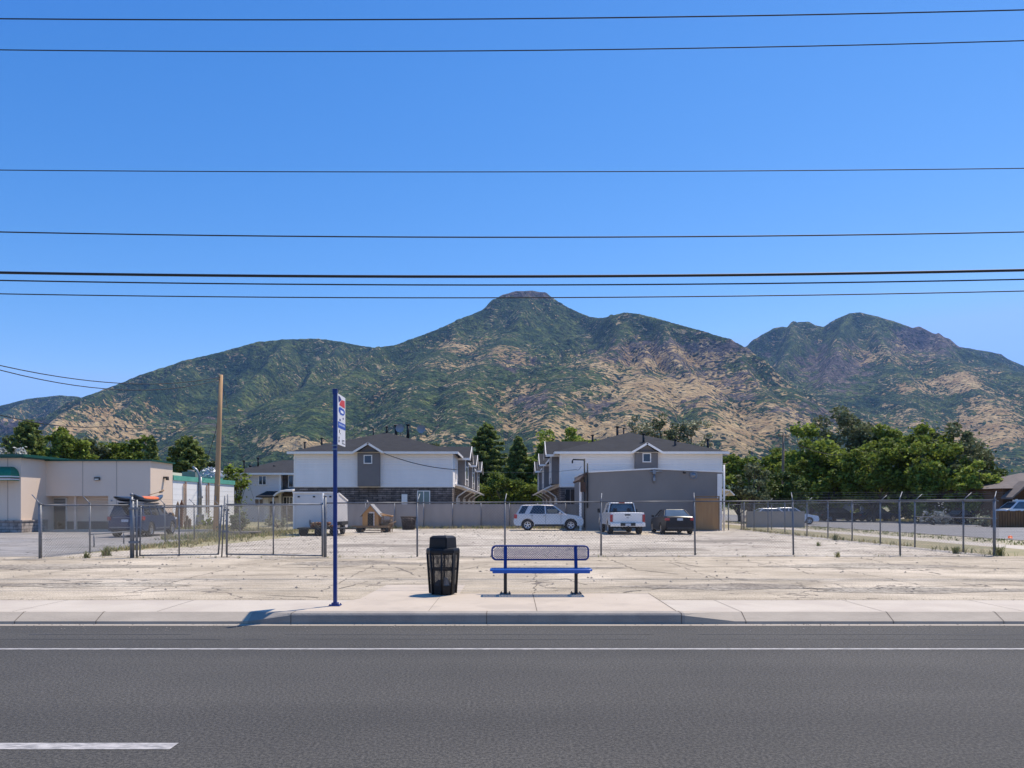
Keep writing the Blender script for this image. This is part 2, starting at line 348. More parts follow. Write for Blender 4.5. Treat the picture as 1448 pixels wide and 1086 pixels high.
for L_ in [[(945,793),(985,801),(1010,803)],[(985,801),(1100,801),(1205,806)],[(1095,797),(1130,805),(1145,812)],[(1035,820),(1100,822)],
           [(1165,828),(1205,838)],[(1100,845),(1290,847)],[(1225,790),(1300,806),(1330,812)],[(1080,802),(1450,804)],[(0,808),(170,806)],[(60,820),(240,826)],
           [(180,838),(330,832)],[(330,800),(470,803),(520,799)],[(280,815),(420,812)],[(650,806),(690,798)],[(860,790),(900,806),(960,812)],[(560,802),(600,818)],
           [(880,838),(960,830),(1010,834)],[(0,792),(300,791),(620,790)],[(620,790),(900,789),(1130,790),(1450,790)],[(1300,830),(1400,826),(1448,828)],
           [(480,832),(520,822)],[(740,824),(800,818),(830,827)],[(100,846),(240,840)],[(380,842),(450,845)]]:
    crack([GP(*p) for p in L_], w=random.choice((.035,.05,.06)))
for L_ in [[(300,774),(420,768)],[(500,764),(560,766),(700,760)],[(600,775),(720,770)],[(860,768),(1000,772)],[(1000,760),(1100,764)],[(820,762),(900,760)],[(640,766),(1040,764)]]:
    crack([GP(*p) for p in L_], w=.09, z=LOT+.0055)
for yj in (16.6, 19.9, 22.6):
    for xj in range(-18, 19, 6): crack([(xj+random.uniform(-1,1), yj+random.uniform(-.1,.1)), (xj+random.uniform(3.5,6), yj+random.uniform(-.1,.1))], w=.035)
for xj in (-15.5,-11.2,-7.1,-3.6,.4,4.6,8.3,12.4,16): crack([(xj, random.uniform(13.2,15)), (xj+random.uniform(-.25,.25), random.uniform(19,23.8))], w=.028)
struct(b.build('pavement_cracks', mat('crack grit', (.22,.18,.14), (.13,.11,.085), scale=20, rough=1)))

# broken darker areas where the old surface has worn to grit
b = MB()
for cx_, cy_, rx_, ry_ in ((4.3,15.2,1.9,.55),(7.6,14.6,2.2,.5),(-8.5,15.6,2.0,.5),(1.2,19.8,1.4,.7),(9.5,20.5,2.6,.8),(-4.5,21.5,2.0,.7),(-12,20.3,2.8,.8),(13,16.2,2.2,.6),(5,28,2.5,1.2),(-5,31,3,1.4),(10,35,3,1.6)):
    n_ = 46; b.poly([(cx_+math.cos(k*6.2832/n_)*rx_*(1+.22*math.sin(3*k*6.2832/n_+cx_)+random.uniform(-.12,.12)), cy_+math.sin(k*6.2832/n_)*ry_*(1+.2*math.sin(4*k*6.2832/n_+cy_)+random.uniform(-.14,.14)), LOT+.0028) for k in range(n_)])
struct(b.build('worn_patches', cracked('worn gritty pavement', (.40,.345,.27), (.27,.23,.18), (.47,.41,.32), (.12,.10,.08), cs=1.3, width=.03, gravel=True, mid=4)))

# loose stones and weeds: nobody could count them
b = MB()
for i in range(1100):
    y = random.uniform(14.5, 55); x = random.uniform(-18, 19)
    if y > 24 and not (-12 < x < 15.4): continue
    if y < 15.8 and -2.8 < x < 2.6: continue
    s = random.uniform(.008, .03) * (1 + .02*y)
    if y > 24: s *= 1.2
    p = [Vector((random.uniform(-1,1), random.uniform(-1,1), random.uniform(-.1,.2)))*s for _ in range(5)]
    c = Vector((x, y, LOT+.004)); top = c + Vector((0,0,s*.8))
    ring = [c + Vector((math.cos(t)*s*random.uniform(.7,1.3), math.sin(t)*s*random.uniform(.7,1.3), 0)) for t in np.arange(5)*1.2566]
    b.add(ring+[top], [(k,(k+1)%5,5) for k in range(5)])
for i in range(700):
    x = random.uniform(-10,10); y = random.choice((random.uniform(11.2,11.36), random.uniform(13.0,13.25), random.uniform(10.7,11.2))); s = random.uniform(.004,.013); z0_ = .004 if y < 12 else LOT+.001
    c = Vector((x,y,z0_)); ring = [c + Vector((math.cos(t)*s*random.uniform(.7,1.5), math.sin(t)*s, 0)) for t in np.arange(5)*1.2566]; b.add(ring+[c+Vector((0,0,s*.8))], [(k,(k+1)%5,5) for k in range(5)])
tag(b.build('gravel', mat('stone grey', (.38,.33,.27), (.17,.145,.115), scale=4, rough=1), fix=False), 'scattered stones and chips on the pale lot', 'gravel', kind='stuff')

def blades(mb, x, y, z, h, n, spread, mi=0, wd=.012):
    for _ in range(n):
        a = random.uniform(0, 6.28); r = abs(random.gauss(0, spread)); px, py = x+math.cos(a)*r, y+math.sin(a)*r
        hh = h*random.uniform(.4,1.1); l = Vector((random.uniform(-.5,.5), random.uniform(-.5,.5), 1)).normalized()*hh
        d = Vector((math.cos(a+1.5), math.sin(a+1.5), 0))*wd*random.uniform(.6,1.5)
        c = Vector((px,py,z)); m_ = c + l*.6
        mb.add([c-d, c+d, m_+d*.7, m_-d*.7, c+l+Vector((l.x,l.y,0))*.3], [(0,1,2,3),(3,2,4)], mi)
def leafmat(name, c1, c2, trans=.35, scale=.5):
    if name in MATS: return MATS[name]
    m = mat(name, c1, c2, scale=scale, rough=.65, contrast=.3, spec=.25)
    n = m.node_tree; L = n.links; b_ = n.nodes['Principled BSDF']; src = b_.inputs['Base Color'].links[0].from_socket
    gi = nd(m, 'ShaderNodeNewGeometry'); hs = nd(m, 'ShaderNodeHueSaturation')
    mr = nd(m, 'ShaderNodeMapRange'); mr.inputs[3].default_value = .5; mr.inputs[4].default_value = 1.75; L.new(gi.outputs['Random Per Island'], mr.inputs[0]); L.new(mr.outputs[0], hs.inputs['Value'])
    L.new(src, hs.inputs['Color']); L.new(hs.outputs[0], b_.inputs['Base Color'])
    tr = nd(m, 'ShaderNodeBsdfTranslucent'); L.new(hs.outputs[0], tr.inputs[0]); mx = nd(m, 'ShaderNodeMixShader'); mx.inputs[0].default_value = trans
    L.new(b_.outputs[0], mx.inputs[1]); L.new(tr.outputs[0], mx.inputs[2]); L.new(mx.outputs[0], n.nodes['Material Output'].inputs[0])
    return m
M_dryg = leafmat('dry grass', (.42,.34,.18), (.28,.25,.12)); M_weed = leafmat('weed green', (.13,.17,.05), (.24,.23,.10))
b = MB()
for i in range(620):                                   # verge inside the left side fence
    t = random.random(); y = 27 + 27*t; x = -14.4 + abs(random.gauss(0, .9)) * (1 if y > 29 else .4)
    blades(b, x, y, LOT, .22, 5, .12, random.choice((0,0,1)), .014)
for i in range(700): blades(b, random.uniform(-12,5), random.gauss(54.9,.3), LOT, .28, 4, .15, random.choice((0,0,0,1)), .016)
for i in range(500): blades(b, random.uniform(-17,-14.8), random.uniform(36,50), LOT, .35, 5, .2, random.choice((0,1)), .016)
for i in range(200): blades(b, 15.75+random.gauss(0,.18), random.uniform(24.4,52), LOT, .2, 4, .1, random.choice((0,0,1)), .013)
for i in range(350): blades(b, random.uniform(20.7,23.6), random.uniform(20,80), LOT, .12, 6, .3, 1, .02)
for i in range(1200): blades(b, random.uniform(40.4,44), random.uniform(38,110), LOT, .3, 5, .4, random.choice((1,1,0)), .03)
for i in range(240): blades(b, random.uniform(-23.5,-20), random.uniform(49,58), LOT, .35, 6, .3, random.choice((0,1)), .02)
for i in range(46): x = random.uniform(-14.4,15.6); blades(b, x, 24.0+.03*x+random.gauss(0,.06), LOT, .10, 5, .05, random.choice((0,1)), .008)
tag(b.build('verge_grass', [M_dryg, M_weed], fix=False), 'sparse dry grass and low weeds along fence lines and verges', 'grass', kind='stuff')
def weed(c, r, h, n, label, mi=1):
    x, y = GP(c, r); b = MB(); blades(b, 0, 0, 0, h, n, h*.22, mi, .014); blades(b, 0, 0, 0, h*.7, n//2, h*.26, 0, .014)
    o = tag(b.build('weed_clump', [M_dryg, M_weed], fix=False), label, 'weed', 'weed clumps in the lot'); o.location = (x, y, LOT)
weed(150, 786, .38, 90, 'bushy weed clump at the foot of the fence left of the gate post')
weed(123, 789, .25, 40, 'small weed tuft on the ground right of the leftmost fence post')
weed(1157, 772, .2, 45, 'green weed clump growing alone in pale gravel left of side fence')
weed(1184, 788, .2, 40, 'small weed at foot of front fence between its right posts')
weed(1412, 786, .4, 90, 'yellowish weed clump beside the corner fence post')
weed(1352, 783, .28, 80, 'dry weed clump just inside the corner fence post')
weed(1181, 764, .38, 50, 'tall weed at the foot of the right side fence')
# ================================================================ MOUNTAINS (a real height field built from crest lines)
def crest(pts): return [(PX(c, Y), Y, PZ(r, Y)) for c, r, Y in pts]
CRESTS = [crest(p) for p in [
 [(-330,640,3300),(60,590,3400),(100,566,3450),(150,549,3500),(200,529,3550),(260,509,3600),(300,500,3650),(330,492,3700),(362,483,3720),(400,479,3750),(450,478,3800),(480,482,3850),(500,486,3900),(530,491,3950),(620,510,4300)],
 [(380,610,2800),(450,560,3000),(500,512,3300),(530,491,3400),(560,487,3500),(580,479,3550),(600,472,3600),(625,462,3650),(650,450,3700),(680,439,3800),(700,422,3850),(712,416,3880),(730,411,3900),(752,410,3900),(770,413,3900),(790,426,3900),(805,435,3900),(820,442,3900),(835,447,3850),(850,449,3750),(865,446,3600),(882,441,3500),(903,443,3450),(925,448,3400),(950,455,3300),(1000,469,3200),(1030,478,3150),(1053,490,3100),(1075,505,3050),(1100,530,3000),(1150,578,2900),(1200,612,2800),(1300,680,2700)],
 [(940,540,4700),(1055,489,4700),(1068,478,4700),(1080,471,4700),(1095,463,4700),(1105,461,4700),(1115,463,4700),(1130,454,4700),(1142,454,4700),(1152,459,4700),(1165,462,4700),(1178,453,4650),(1190,447,4600),(1202,442,4600),(1215,441,4600),(1240,447,4600),(1262,453,4600),(1290,463,4600),(1300,461,4600),(1320,471,4600),(1340,478,4600),(1352,488,4600),(1400,508,4550),(1448,532,4500),(1560,585,4400),(1760,650,4300)],
 [(1300,500,5400),(1355,489,5300),(1390,495,5300),(1412,499,5300),(1425,507,5300),(1448,517,5300),(1520,550,5300),(1700,600,5300)],
 [(-400,640,5200),(-120,604,5100),(0,573,5000),(20,568,5000),(40,563,5000),(65,560,5000),(85,558,5000),(110,560,5000),(140,570,5000),(260,600,5000)],
]]
SPURS = [crest(p) for p in [
 [(650,450,3700),(618,520,3150),(585,580,2600),(560,640,2150)],
 [(740,412,3900),(712,480,3350),(680,540,2800),(650,610,2300),(640,660,2000)],
 [(903,443,3450),(862,500,3000),(810,560,2600),(770,620,2250),(740,670,1900)],
 [(950,455,3300),(965,520,2850),(985,580,2450),(1010,640,2100)],
 [(1053,490,3100),(1075,560,2700),(1110,630,2300)],
 [(882,441,3500),(915,500,3000),(900,580,2450),(890,640,2100)],
 [(400,479,3750),(345,540,3150),(290,600,2600),(240,660,2150)],
 [(480,482,3850),(430,540,3200),(400,600,2600),(380,660,2150)],
 [(260,509,3600),(180,570,2950),(110,620,2500),(60,670,2150)],
 [(150,549,3500),(60,600,2950),(-20,650,2500)],
 [(530,490,3400),(480,550,2900),(440,610,2450),(410,665,2100)],
 [(1130,454,4700),(1105,520,4000),(1085,580,3400)],
 [(1202,442,4600),(1170,520,3800),(1150,590,3200),(1130,640,2700)],
 [(1240,447,4600),(1265,520,3800),(1290,590,3100),(1310,650,2500)],
 [(1320,471,4600),(1365,540,3700),(1410,610,2950),(1440,660,2500)],
 [(1400,508,4550),(1470,580,3600),(1540,650,2800)],
 [(40,563,5000),(-40,620,4200),(-100,660,3600)], [(85,558,5000),(95,620,4200)],
]]
def build_mountains():
    NA, NR = 1000, 460
    az = np.linspace(-1.0, 1.0, NA)           # tan of azimuth
    rr = 1150 * (6200/1150) ** (np.linspace(0, 1, NR) ** .92)
    T, Y = np.meshgrid(az, rr); X = T * Y
    # warp the lookup so that spurs wander
    wx = (fbm(X/420, Y/420, 3, 5) - .5) * 170; wy = (fbm(X/420, Y/420, 3, 9) - .5) * 170
    H = np.full(X.shape, -400.0); DM = np.full(X.shape, 1e9)
    def apply(lines, a, b, tau, warp):
        nonlocal H, DM
        for ln in lines:
            for i in range(len(ln)-1):
                ax, ay, azz = ln[i]; bx, by, bz = ln[i+1]
                dx, dy = bx-ax, by-ay; L2 = dx*dx+dy*dy
                x = X + wx*warp; y = Y + wy*warp
                t = np.clip(((x-ax)*dx + (y-ay)*dy)/L2, 0, 1)
                d = np.hypot(x-(ax+t*dx), y-(ay+t*dy)); zc = azz + t*(bz-azz); d = np.sqrt(d*d+26*26)-26
                z = zc - (b*d + a*(1-np.exp(-d/tau)))
                H = np.maximum(H, z); DM = np.minimum(DM, d)
    apply(CRESTS, 150, .40, 120, 0.0)
    main = H.copy()
    apply(SPURS, 110, .42, 110, .8)
    # keep crest silhouettes: blend of the two near the crests
    s = np.clip(DM/260, 0, 1)
    er = fbm(X/300, Y/300, 6, 21, ridged=True); er2 = fbm(X/75, Y/75, 4, 31, ridged=True)
    H = H - s*(1-er)*190 - np.clip(DM/90,0,1)*(1-er2)*36 - (1-fbm(X/28, Y/28, 3, 3))*5
    base = 25 + (Y-1150)*.05 + fbm(X/200, Y/200, 4, 77)*25
    H = np.maximum(H, -1e3); k = 40.0
    H = np.where(H-base > 200, H, base + k*np.log1p(np.exp(np.clip((H-base)/k, -30, 30))))
    H = H * np.clip((Y-1150)/250, 0, 1) + (LOT-3) * (1-np.clip((Y-1150)/250, 0, 1))
    V = np.stack([X, Y, H], -1).reshape(-1, 3)
    idx = np.arange(NA*NR).reshape(NR, NA)
    Fq = np.stack([idx[:-1,:-1], idx[:-1,1:], idx[1:,1:], idx[1:,:-1]], -1).reshape(-1, 4)
    me = bpy.data.meshes.new('mountains'); me.vertices.add(len(V)); me.vertices.foreach_set('co', V.ravel().astype(np.float32))
    me.loops.add(len(Fq)*4); me.loops.foreach_set('vertex_index', Fq.ravel().astype(np.int32))
    me.polygons.add(len(Fq)); me.polygons.foreach_set('loop_start', np.arange(0, len(Fq)*4, 4, dtype=np.int32)); me.polygons.foreach_set('use_smooth', np.ones(len(Fq), bool))
    me.update(); me.validate()
    # where dry grass, and where bare mauve rock, grows on the slopes (by place on the ground and height)
    def blob(c, r, rc, rrw, Yd):
        cx, cz = PX(c, Yd), PZ(r, Yd); return np.exp(-(((X*Yd/Y*1.0-cx)/(rc*Yd/F))**2 + ((H*Yd/Y-cz)/(rrw*Yd/F))**2))
    G = np.zeros_like(H)
    for c, r, a, b_, k_ in [(150,600,95,30,.62),(250,580,60,26,.3),(480,520,40,18,.35),(430,628,70,16,.9),(540,550,40,26,.3),(650,500,50,26,.4),(720,500,40,20,.4),
            (700,560,70,24,.25),(760,600,120,26,.7),(620,620,80,18,.65),(920,515,120,28,.72),(960,560,150,50,.82),(850,620,180,30,.88),(1050,600,110,50,.85),(1120,590,40,30,.5),
            (1160,480,40,14,.25),(1250,500,50,26,.45),(1310,540,60,34,.45),(1240,600,90,22,.55),(1400,600,70,50,.85),(1360,540,50,30,.6),(20,600,40,25,.3),(1000,480,60,14,.35)]:
        G = np.maximum(G, k_*blob(c, r, a, b_, 2900))
    G = np.clip(G + (fbm(X/260, H/120+Y/400, 4, 41)-.5)*.7, 0, 1)
    Rk = np.zeros_like(H)
    for c, r, a, b_, k_ in [(740,412,50,9,1.6),(960,500,120,26,1.0),(1000,545,100,34,.85),(860,580,80,20,.6),(760,570,50,20,.6),(1180,520,70,40,.8),(1310,480,60,30,.9),(1150,590,60,25,.6),(300,600,60,20,.4),(20,605,60,18,.7),(720,510,50,18,.6),(1120,580,60,20,.6)]:
        Rk = np.maximum(Rk, k_*blob(c, r, a, b_, 3300))
    for nm, A in (('dry', G), ('rock', Rk)):
        at = me.attributes.new(nm, 'FLOAT', 'POINT'); at.data.foreach_set('value', A.ravel().astype(np.float32))
    o = bpy.data.objects.new('mountains', me); COL.objects.link(o); struct(o)
    m = bpy.data.materials.new('mountain slopes'); m.use_nodes = True; me.materials.append(m)
    n = m.node_tree; L = n.links; b = n.nodes['Principled BSDF']; b.inputs['Roughness'].default_value = 1; b.inputs['Specular IOR Level'].default_value = .05
    tc = nd(m, 'ShaderNodeTexCoord')
    def noise(scale, det, dist=0, rough=.6, st=(1,1,1)):
        mp = nd(m, 'ShaderNodeMapping'); mp.inputs['Scale'].default_value = st; L.new(tc.outputs['Object'], mp.inputs[0])
        x = nd(m, 'ShaderNodeTexNoise'); x.inputs['Scale'].default_value = scale; x.inputs['Detail'].default_value = det; x.inputs['Distortion'].default_value = dist; x.inputs['Roughness'].default_value = rough
        L.new(mp.outputs[0], x.inputs[0]); return x.outputs[0]
    def ramp(src, *st):
        r = nd(m, 'ShaderNodeValToRGB'); e = r.color_ramp.elements
        while len(e) < len(st): e.new(.5)
        for q, (p, c) in zip(e, st): q.position = p; q.color = (*c, 1) if len(c) == 3 else c
        L.new(src, r.inputs[0]); return r.outputs[0]
    def math_(op, a, b_=None, c=None):
        x = nd(m, 'ShaderNodeMath', operation=op)
        for i, q in enumerate((a, b_, c)):
            if q is None: continue
            if isinstance(q, (int, float)): x.inputs[i].default_value = q
            else: L.new(q, x.inputs[i])
        return x.outputs[0]
    def mix(f, a, b_):
        x = nd(m, 'ShaderNodeMixRGB')
        for i, q in enumerate((f, a, b_)):
            if isinstance(q, tuple): x.inputs[i].default_value = (*q, 1)
            else: L.new(q, x.inputs[i])
        return x.outputs[0]
    ad = nd(m, 'ShaderNodeAttribute', attribute_name='dry'); ar = nd(m, 'ShaderNodeAttribute', attribute_name='rock')
    green = ramp(noise(.012, 8, .6), (.32, (.018,.042,.026)), (.5, (.058,.092,.036)), (.70, (.155,.185,.055)))
    fine = ramp(noise(.11, 4, .5), (.40, (.35,.35,.35)), (.60, (1.25,1.25,1.25)))
    mg = nd(m, 'ShaderNodeMixRGB', blend_type='MULTIPLY'); mg.inputs[0].default_value = .8; L.new(green, mg.inputs[1]); L.new(fine, mg.inputs[2])
    rock = ramp(noise(.02, 8, 1.2, .7), (.35, (.050,.045,.050)), (.55, (.14,.115,.10)), (.7, (.26,.21,.155)))
    grass = ramp(noise(.008, 9, .8, .7), (.33, (.29,.19,.095)), (.5, (.44,.31,.155)), (.68, (.56,.42,.22)))
    rb = math_('ADD', ar.outputs['Fac'], math_('MULTIPLY', math_('SUBTRACT', noise(.013, 7, 1.0), .5), 2.4))
    col = mix(ramp(rb, (.45, (0,0,0)), (.6, (1,1,1))), mg.outputs[0], rock)
    # scrub clumps break the grass up at two sizes
    clump = math_('ADD', math_('ADD', math_('MULTIPLY', noise(.030, 4, 1.6, .5, (1,1,1.4)), 1.15), math_('MULTIPLY', noise(.009, 4, .5), .7)), math_('MULTIPLY', noise(.085, 3, 1.2, .5), .35))
    gm = math_('ADD', math_('MULTIPLY', ad.outputs['Fac'], .58), math_('SUBTRACT', clump, 1.355))
    gmask = ramp(gm, (.012, (0,0,0)), (.045, (1,1,1)))
    col = mix(gmask, col, grass)
    # single bushes standing in the grass and pale scars in the scrub
    vo = nd(m, 'ShaderNodeTexVoronoi'); vo.inputs['Scale'].default_value = .045; L.new(tc.outputs['Object'], vo.inputs[0])
    bush = math_('MULTIPLY', ramp(vo.outputs['Distance'], (.30, (1,1,1)), (.38, (0,0,0))), ramp(noise(.012, 3), (.40, (0,0,0)), (.46, (1,1,1))))
    col = mix(bush, col, (.032,.045,.025))
    scar = math_('MULTIPLY', ramp(noise(.028, 4, 2.2, .5, (1,1,1.6)), (.60, (0,0,0)), (.625, (1,1,1))), ramp(noise(.004, 3), (.46, (0,0,0)), (.56, (1,1,1))))
    col = mix(scar, col, (.34,.27,.16))
    L.new(col, b.inputs['Base Color'])
    bp = nd(m, 'ShaderNodeBump'); bp.inputs['Strength'].default_value = 1.0; bp.inputs['Distance'].default_value = 30
    hsum = math_('ADD', noise(.03, 8, .9), math_('MULTIPLY', gmask, -.12))
    L.new(hsum, bp.inputs['Height']); L.new(bp.outputs[0], b.inputs['Normal'])
build_mountains()
# ================================================================ BUILDINGS
def siding(name, c, lap=.2, dirt=.9):
    m = mat(name, c, tuple(x*dirt for x in c), scale=1.2, rough=.6, contrast=.6, stretch=(1,1,.3))
    n = m.node_tree; L = n.links; b = n.nodes['Principled BSDF']; tc = nd(m, 'ShaderNodeTexCoord'); sp = nd(m, 'ShaderNodeSeparateXYZ'); L.new(tc.outputs['Object'], sp.inputs[0])
    a = nd(m, 'ShaderNodeMath', operation='MULTIPLY'); a.inputs[1].default_value = 1/lap; L.new(sp.outputs[2], a.inputs[0])
    f = nd(m, 'ShaderNodeMath', operation='FRACT'); L.new(a.outputs[0], f.inputs[0])
    iv = nd(m, 'ShaderNodeMath', operation='SUBTRACT'); iv.inputs[0].default_value = 1; L.new(f.outputs[0], iv.inputs[1])
    bp = nd(m, 'ShaderNodeBump'); bp.inputs['Strength'].default_value = 1; bp.inputs['Distance'].default_value = .03; L.new(iv.outputs[0], bp.inputs['Height']); L.new(bp.outputs[0], b.inputs['Normal'])
    return m
def brickm(name, c1, c2, mortar, sc=1.0, bw=.6, bh=.2):
    m = mat(name, c1, c2, scale=3, rough=.9)
    n = m.node_tree; L = n.links; b = n.nodes['Principled BSDF']; tc = nd(m, 'ShaderNodeTexCoord'); sp = nd(m, 'ShaderNodeSeparateXYZ'); L.new(tc.outputs['Object'], sp.inputs[0])
    ad = nd(m, 'ShaderNodeMath', operation='ADD'); L.new(sp.outputs[0], ad.inputs[0]); L.new(sp.outputs[1], ad.inputs[1])
    cb = nd(m, 'ShaderNodeCombineXYZ'); L.new(ad.outputs[0], cb.inputs[0]); L.new(sp.outputs[2], cb.inputs[1])
    br = nd(m, 'ShaderNodeTexBrick'); br.inputs['Scale'].default_value = sc; br.inputs['Brick Width'].default_value = bw; br.inputs['Row Height'].default_value = bh; br.inputs['Mortar Size'].default_value = .02
    br.inputs['Color1'].default_value = (*c1,1); br.inputs['Color2'].default_value = (*c2,1); br.inputs['Mortar'].default_value = (*mortar,1); br.inputs['Bias'].default_value = -.2; br.offset_frequency = 2
    L.new(cb.outputs[0], br.inputs[0])
    no = nd(m, 'ShaderNodeTexNoise'); no.inputs['Scale'].default_value = 2.2; no.inputs['Detail'].default_value = 6; L.new(tc.outputs['Object'], no.inputs[0])
    hs = nd(m, 'ShaderNodeHueSaturation'); mr = nd(m, 'ShaderNodeMapRange'); mr.inputs[1].default_value=.3; mr.inputs[2].default_value=.7; mr.inputs[3].default_value=.5; mr.inputs[4].default_value=1.5; L.new(no.outputs[0], mr.inputs[0]); L.new(mr.outputs[0], hs.inputs['Value'])
    L.new(br.outputs[0], hs.inputs['Color']); L.new(hs.outputs[0], b.inputs['Base Color'])
    bp = nd(m, 'ShaderNodeBump'); bp.inputs['Strength'].default_value = .8; bp.inputs['Distance'].default_value = .03; bp.invert = True; L.new(br.outputs[1], bp.inputs['Height']); L.new(bp.outputs[0], b.inputs['Normal'])
    return m
M_white = siding('white lap siding', (.95,.875,.79), .2)
M_white2 = siding('off white siding', (.74,.66,.59), .2)
M_trim = mat('white trim paint', (.88,.82,.74), (.78,.73,.66), scale=2, rough=.5)
M_grey = mat('grey panel cladding', (.19,.17,.158), (.165,.147,.137), scale=1.5, rough=.75)
M_roof = mat('asphalt shingles', (.052,.052,.054), (.028,.028,.030), scale=1.6, spec=.15, rough=.95, bump=.6, bscale=25, contrast=.6, detail=10, stretch=(1,1,2))
M_stone = brickm('ledger stone', (.13,.105,.092), (.27,.215,.185), (.035,.032,.03), 1, .75, .17)
M_glass = mat('dark window glass', (.018,.022,.028), (.03,.035,.04), scale=1, rough=.06, spec=.8)
M_glassg = mat('curtained window glass', (.16,.21,.18), (.10,.14,.12), scale=.7, rough=.12, spec=.7)
M_black = mat('black vent metal', (.015,.015,.016), rough=.6)
M_door = mat('garage door white', (.62,.61,.59), rough=.6)
M_block = mat('grey painted block wall', (.25,.225,.20), (.205,.182,.162), scale=.7, rough=.85, bump=.25, bscale=9, contrast=.6, detail=8, stretch=(1,1,.6))
M_conc = mat('precast wall concrete', (.43,.36,.305), (.31,.26,.22), scale=.9, rough=.9, bump=.3, bscale=12, contrast=.6, detail=9, stretch=(2,2,.5))
M_stucco = mat('tan stucco', (.82,.65,.50), (.75,.59,.455), scale=.5, rough=.92, bump=.3, bscale=45, contrast=.7, detail=8)
M_stucco2 = mat('tan stucco recess', (.50,.40,.32), rough=.92)
M_green = mat('green metal trim', (.006,.08,.05), (.005,.06,.038), scale=2, rough=.4)
M_teal = mat('weathered teal flashing', (.08,.36,.26), (.16,.45,.34), scale=1.6, rough=.6, contrast=.4)
M_cmu = siding('white painted block', (.82,.81,.79), .4)
M_wood = mat('weathered wood', (.30,.19,.10), (.19,.12,.065), scale=3, rough=.85, bump=.4, stretch=(4,4,.6), detail=8)
M_brownw = mat('brown timber', (.16,.08,.035), (.11,.055,.025), scale=2, rough=.85, stretch=(3,3,.5))
M_pipe = mat('galvanised pipe', (.30,.31,.33), (.22,.23,.25), scale=6, rough=.45, metal=.7)
M_rust = mat('rusty steel', (.23,.09,.035), (.10,.04,.02), scale=5, rough=.9, contrast=.3)

def window(parent, x0, x1, z0, z1, y, fm=None, gm=None, mull=0, axis='y', out=-1):
    """frame with pane as its child, on a wall at y (facing -y) or, axis 'x', on a wall at x=y facing out"""
    fm = fm or M_trim; gm = gm or M_glass; t = .07
    f = MB()
    def bx(mb, a0, a1, c0, c1, d0, d1, mi=0):
        if axis == 'y': mb.box(a0, a1, min(y+out*d0, y+out*d1), max(y+out*d0, y+out*d1), c0, c1, mi)
        else: mb.box(min(y+out*d0, y+out*d1), max(y+out*d0, y+out*d1), a0, a1, c0, c1, mi)
    bx(f, x0-t, x1+t, z1, z1+t, -.02, .05); bx(f, x0-t, x1+t, z0-t, z0, -.02, .06); bx(f, x0-t, x0, z0, z1, -.02, .05); bx(f, x1, x1+t, z0, z1, -.02, .05)
    for k in range(mull):
        xm = x0+(x1-x0)*(k+1)/(mull+1); bx(f, xm-.03, xm+.03, z0, z1, -.02, .04)
    fo = f.build('window', fm, parent); p = MB(); bx(p, x0, x1, z0, z1, .004, .014); p.build('pane', gm, fo); return fo

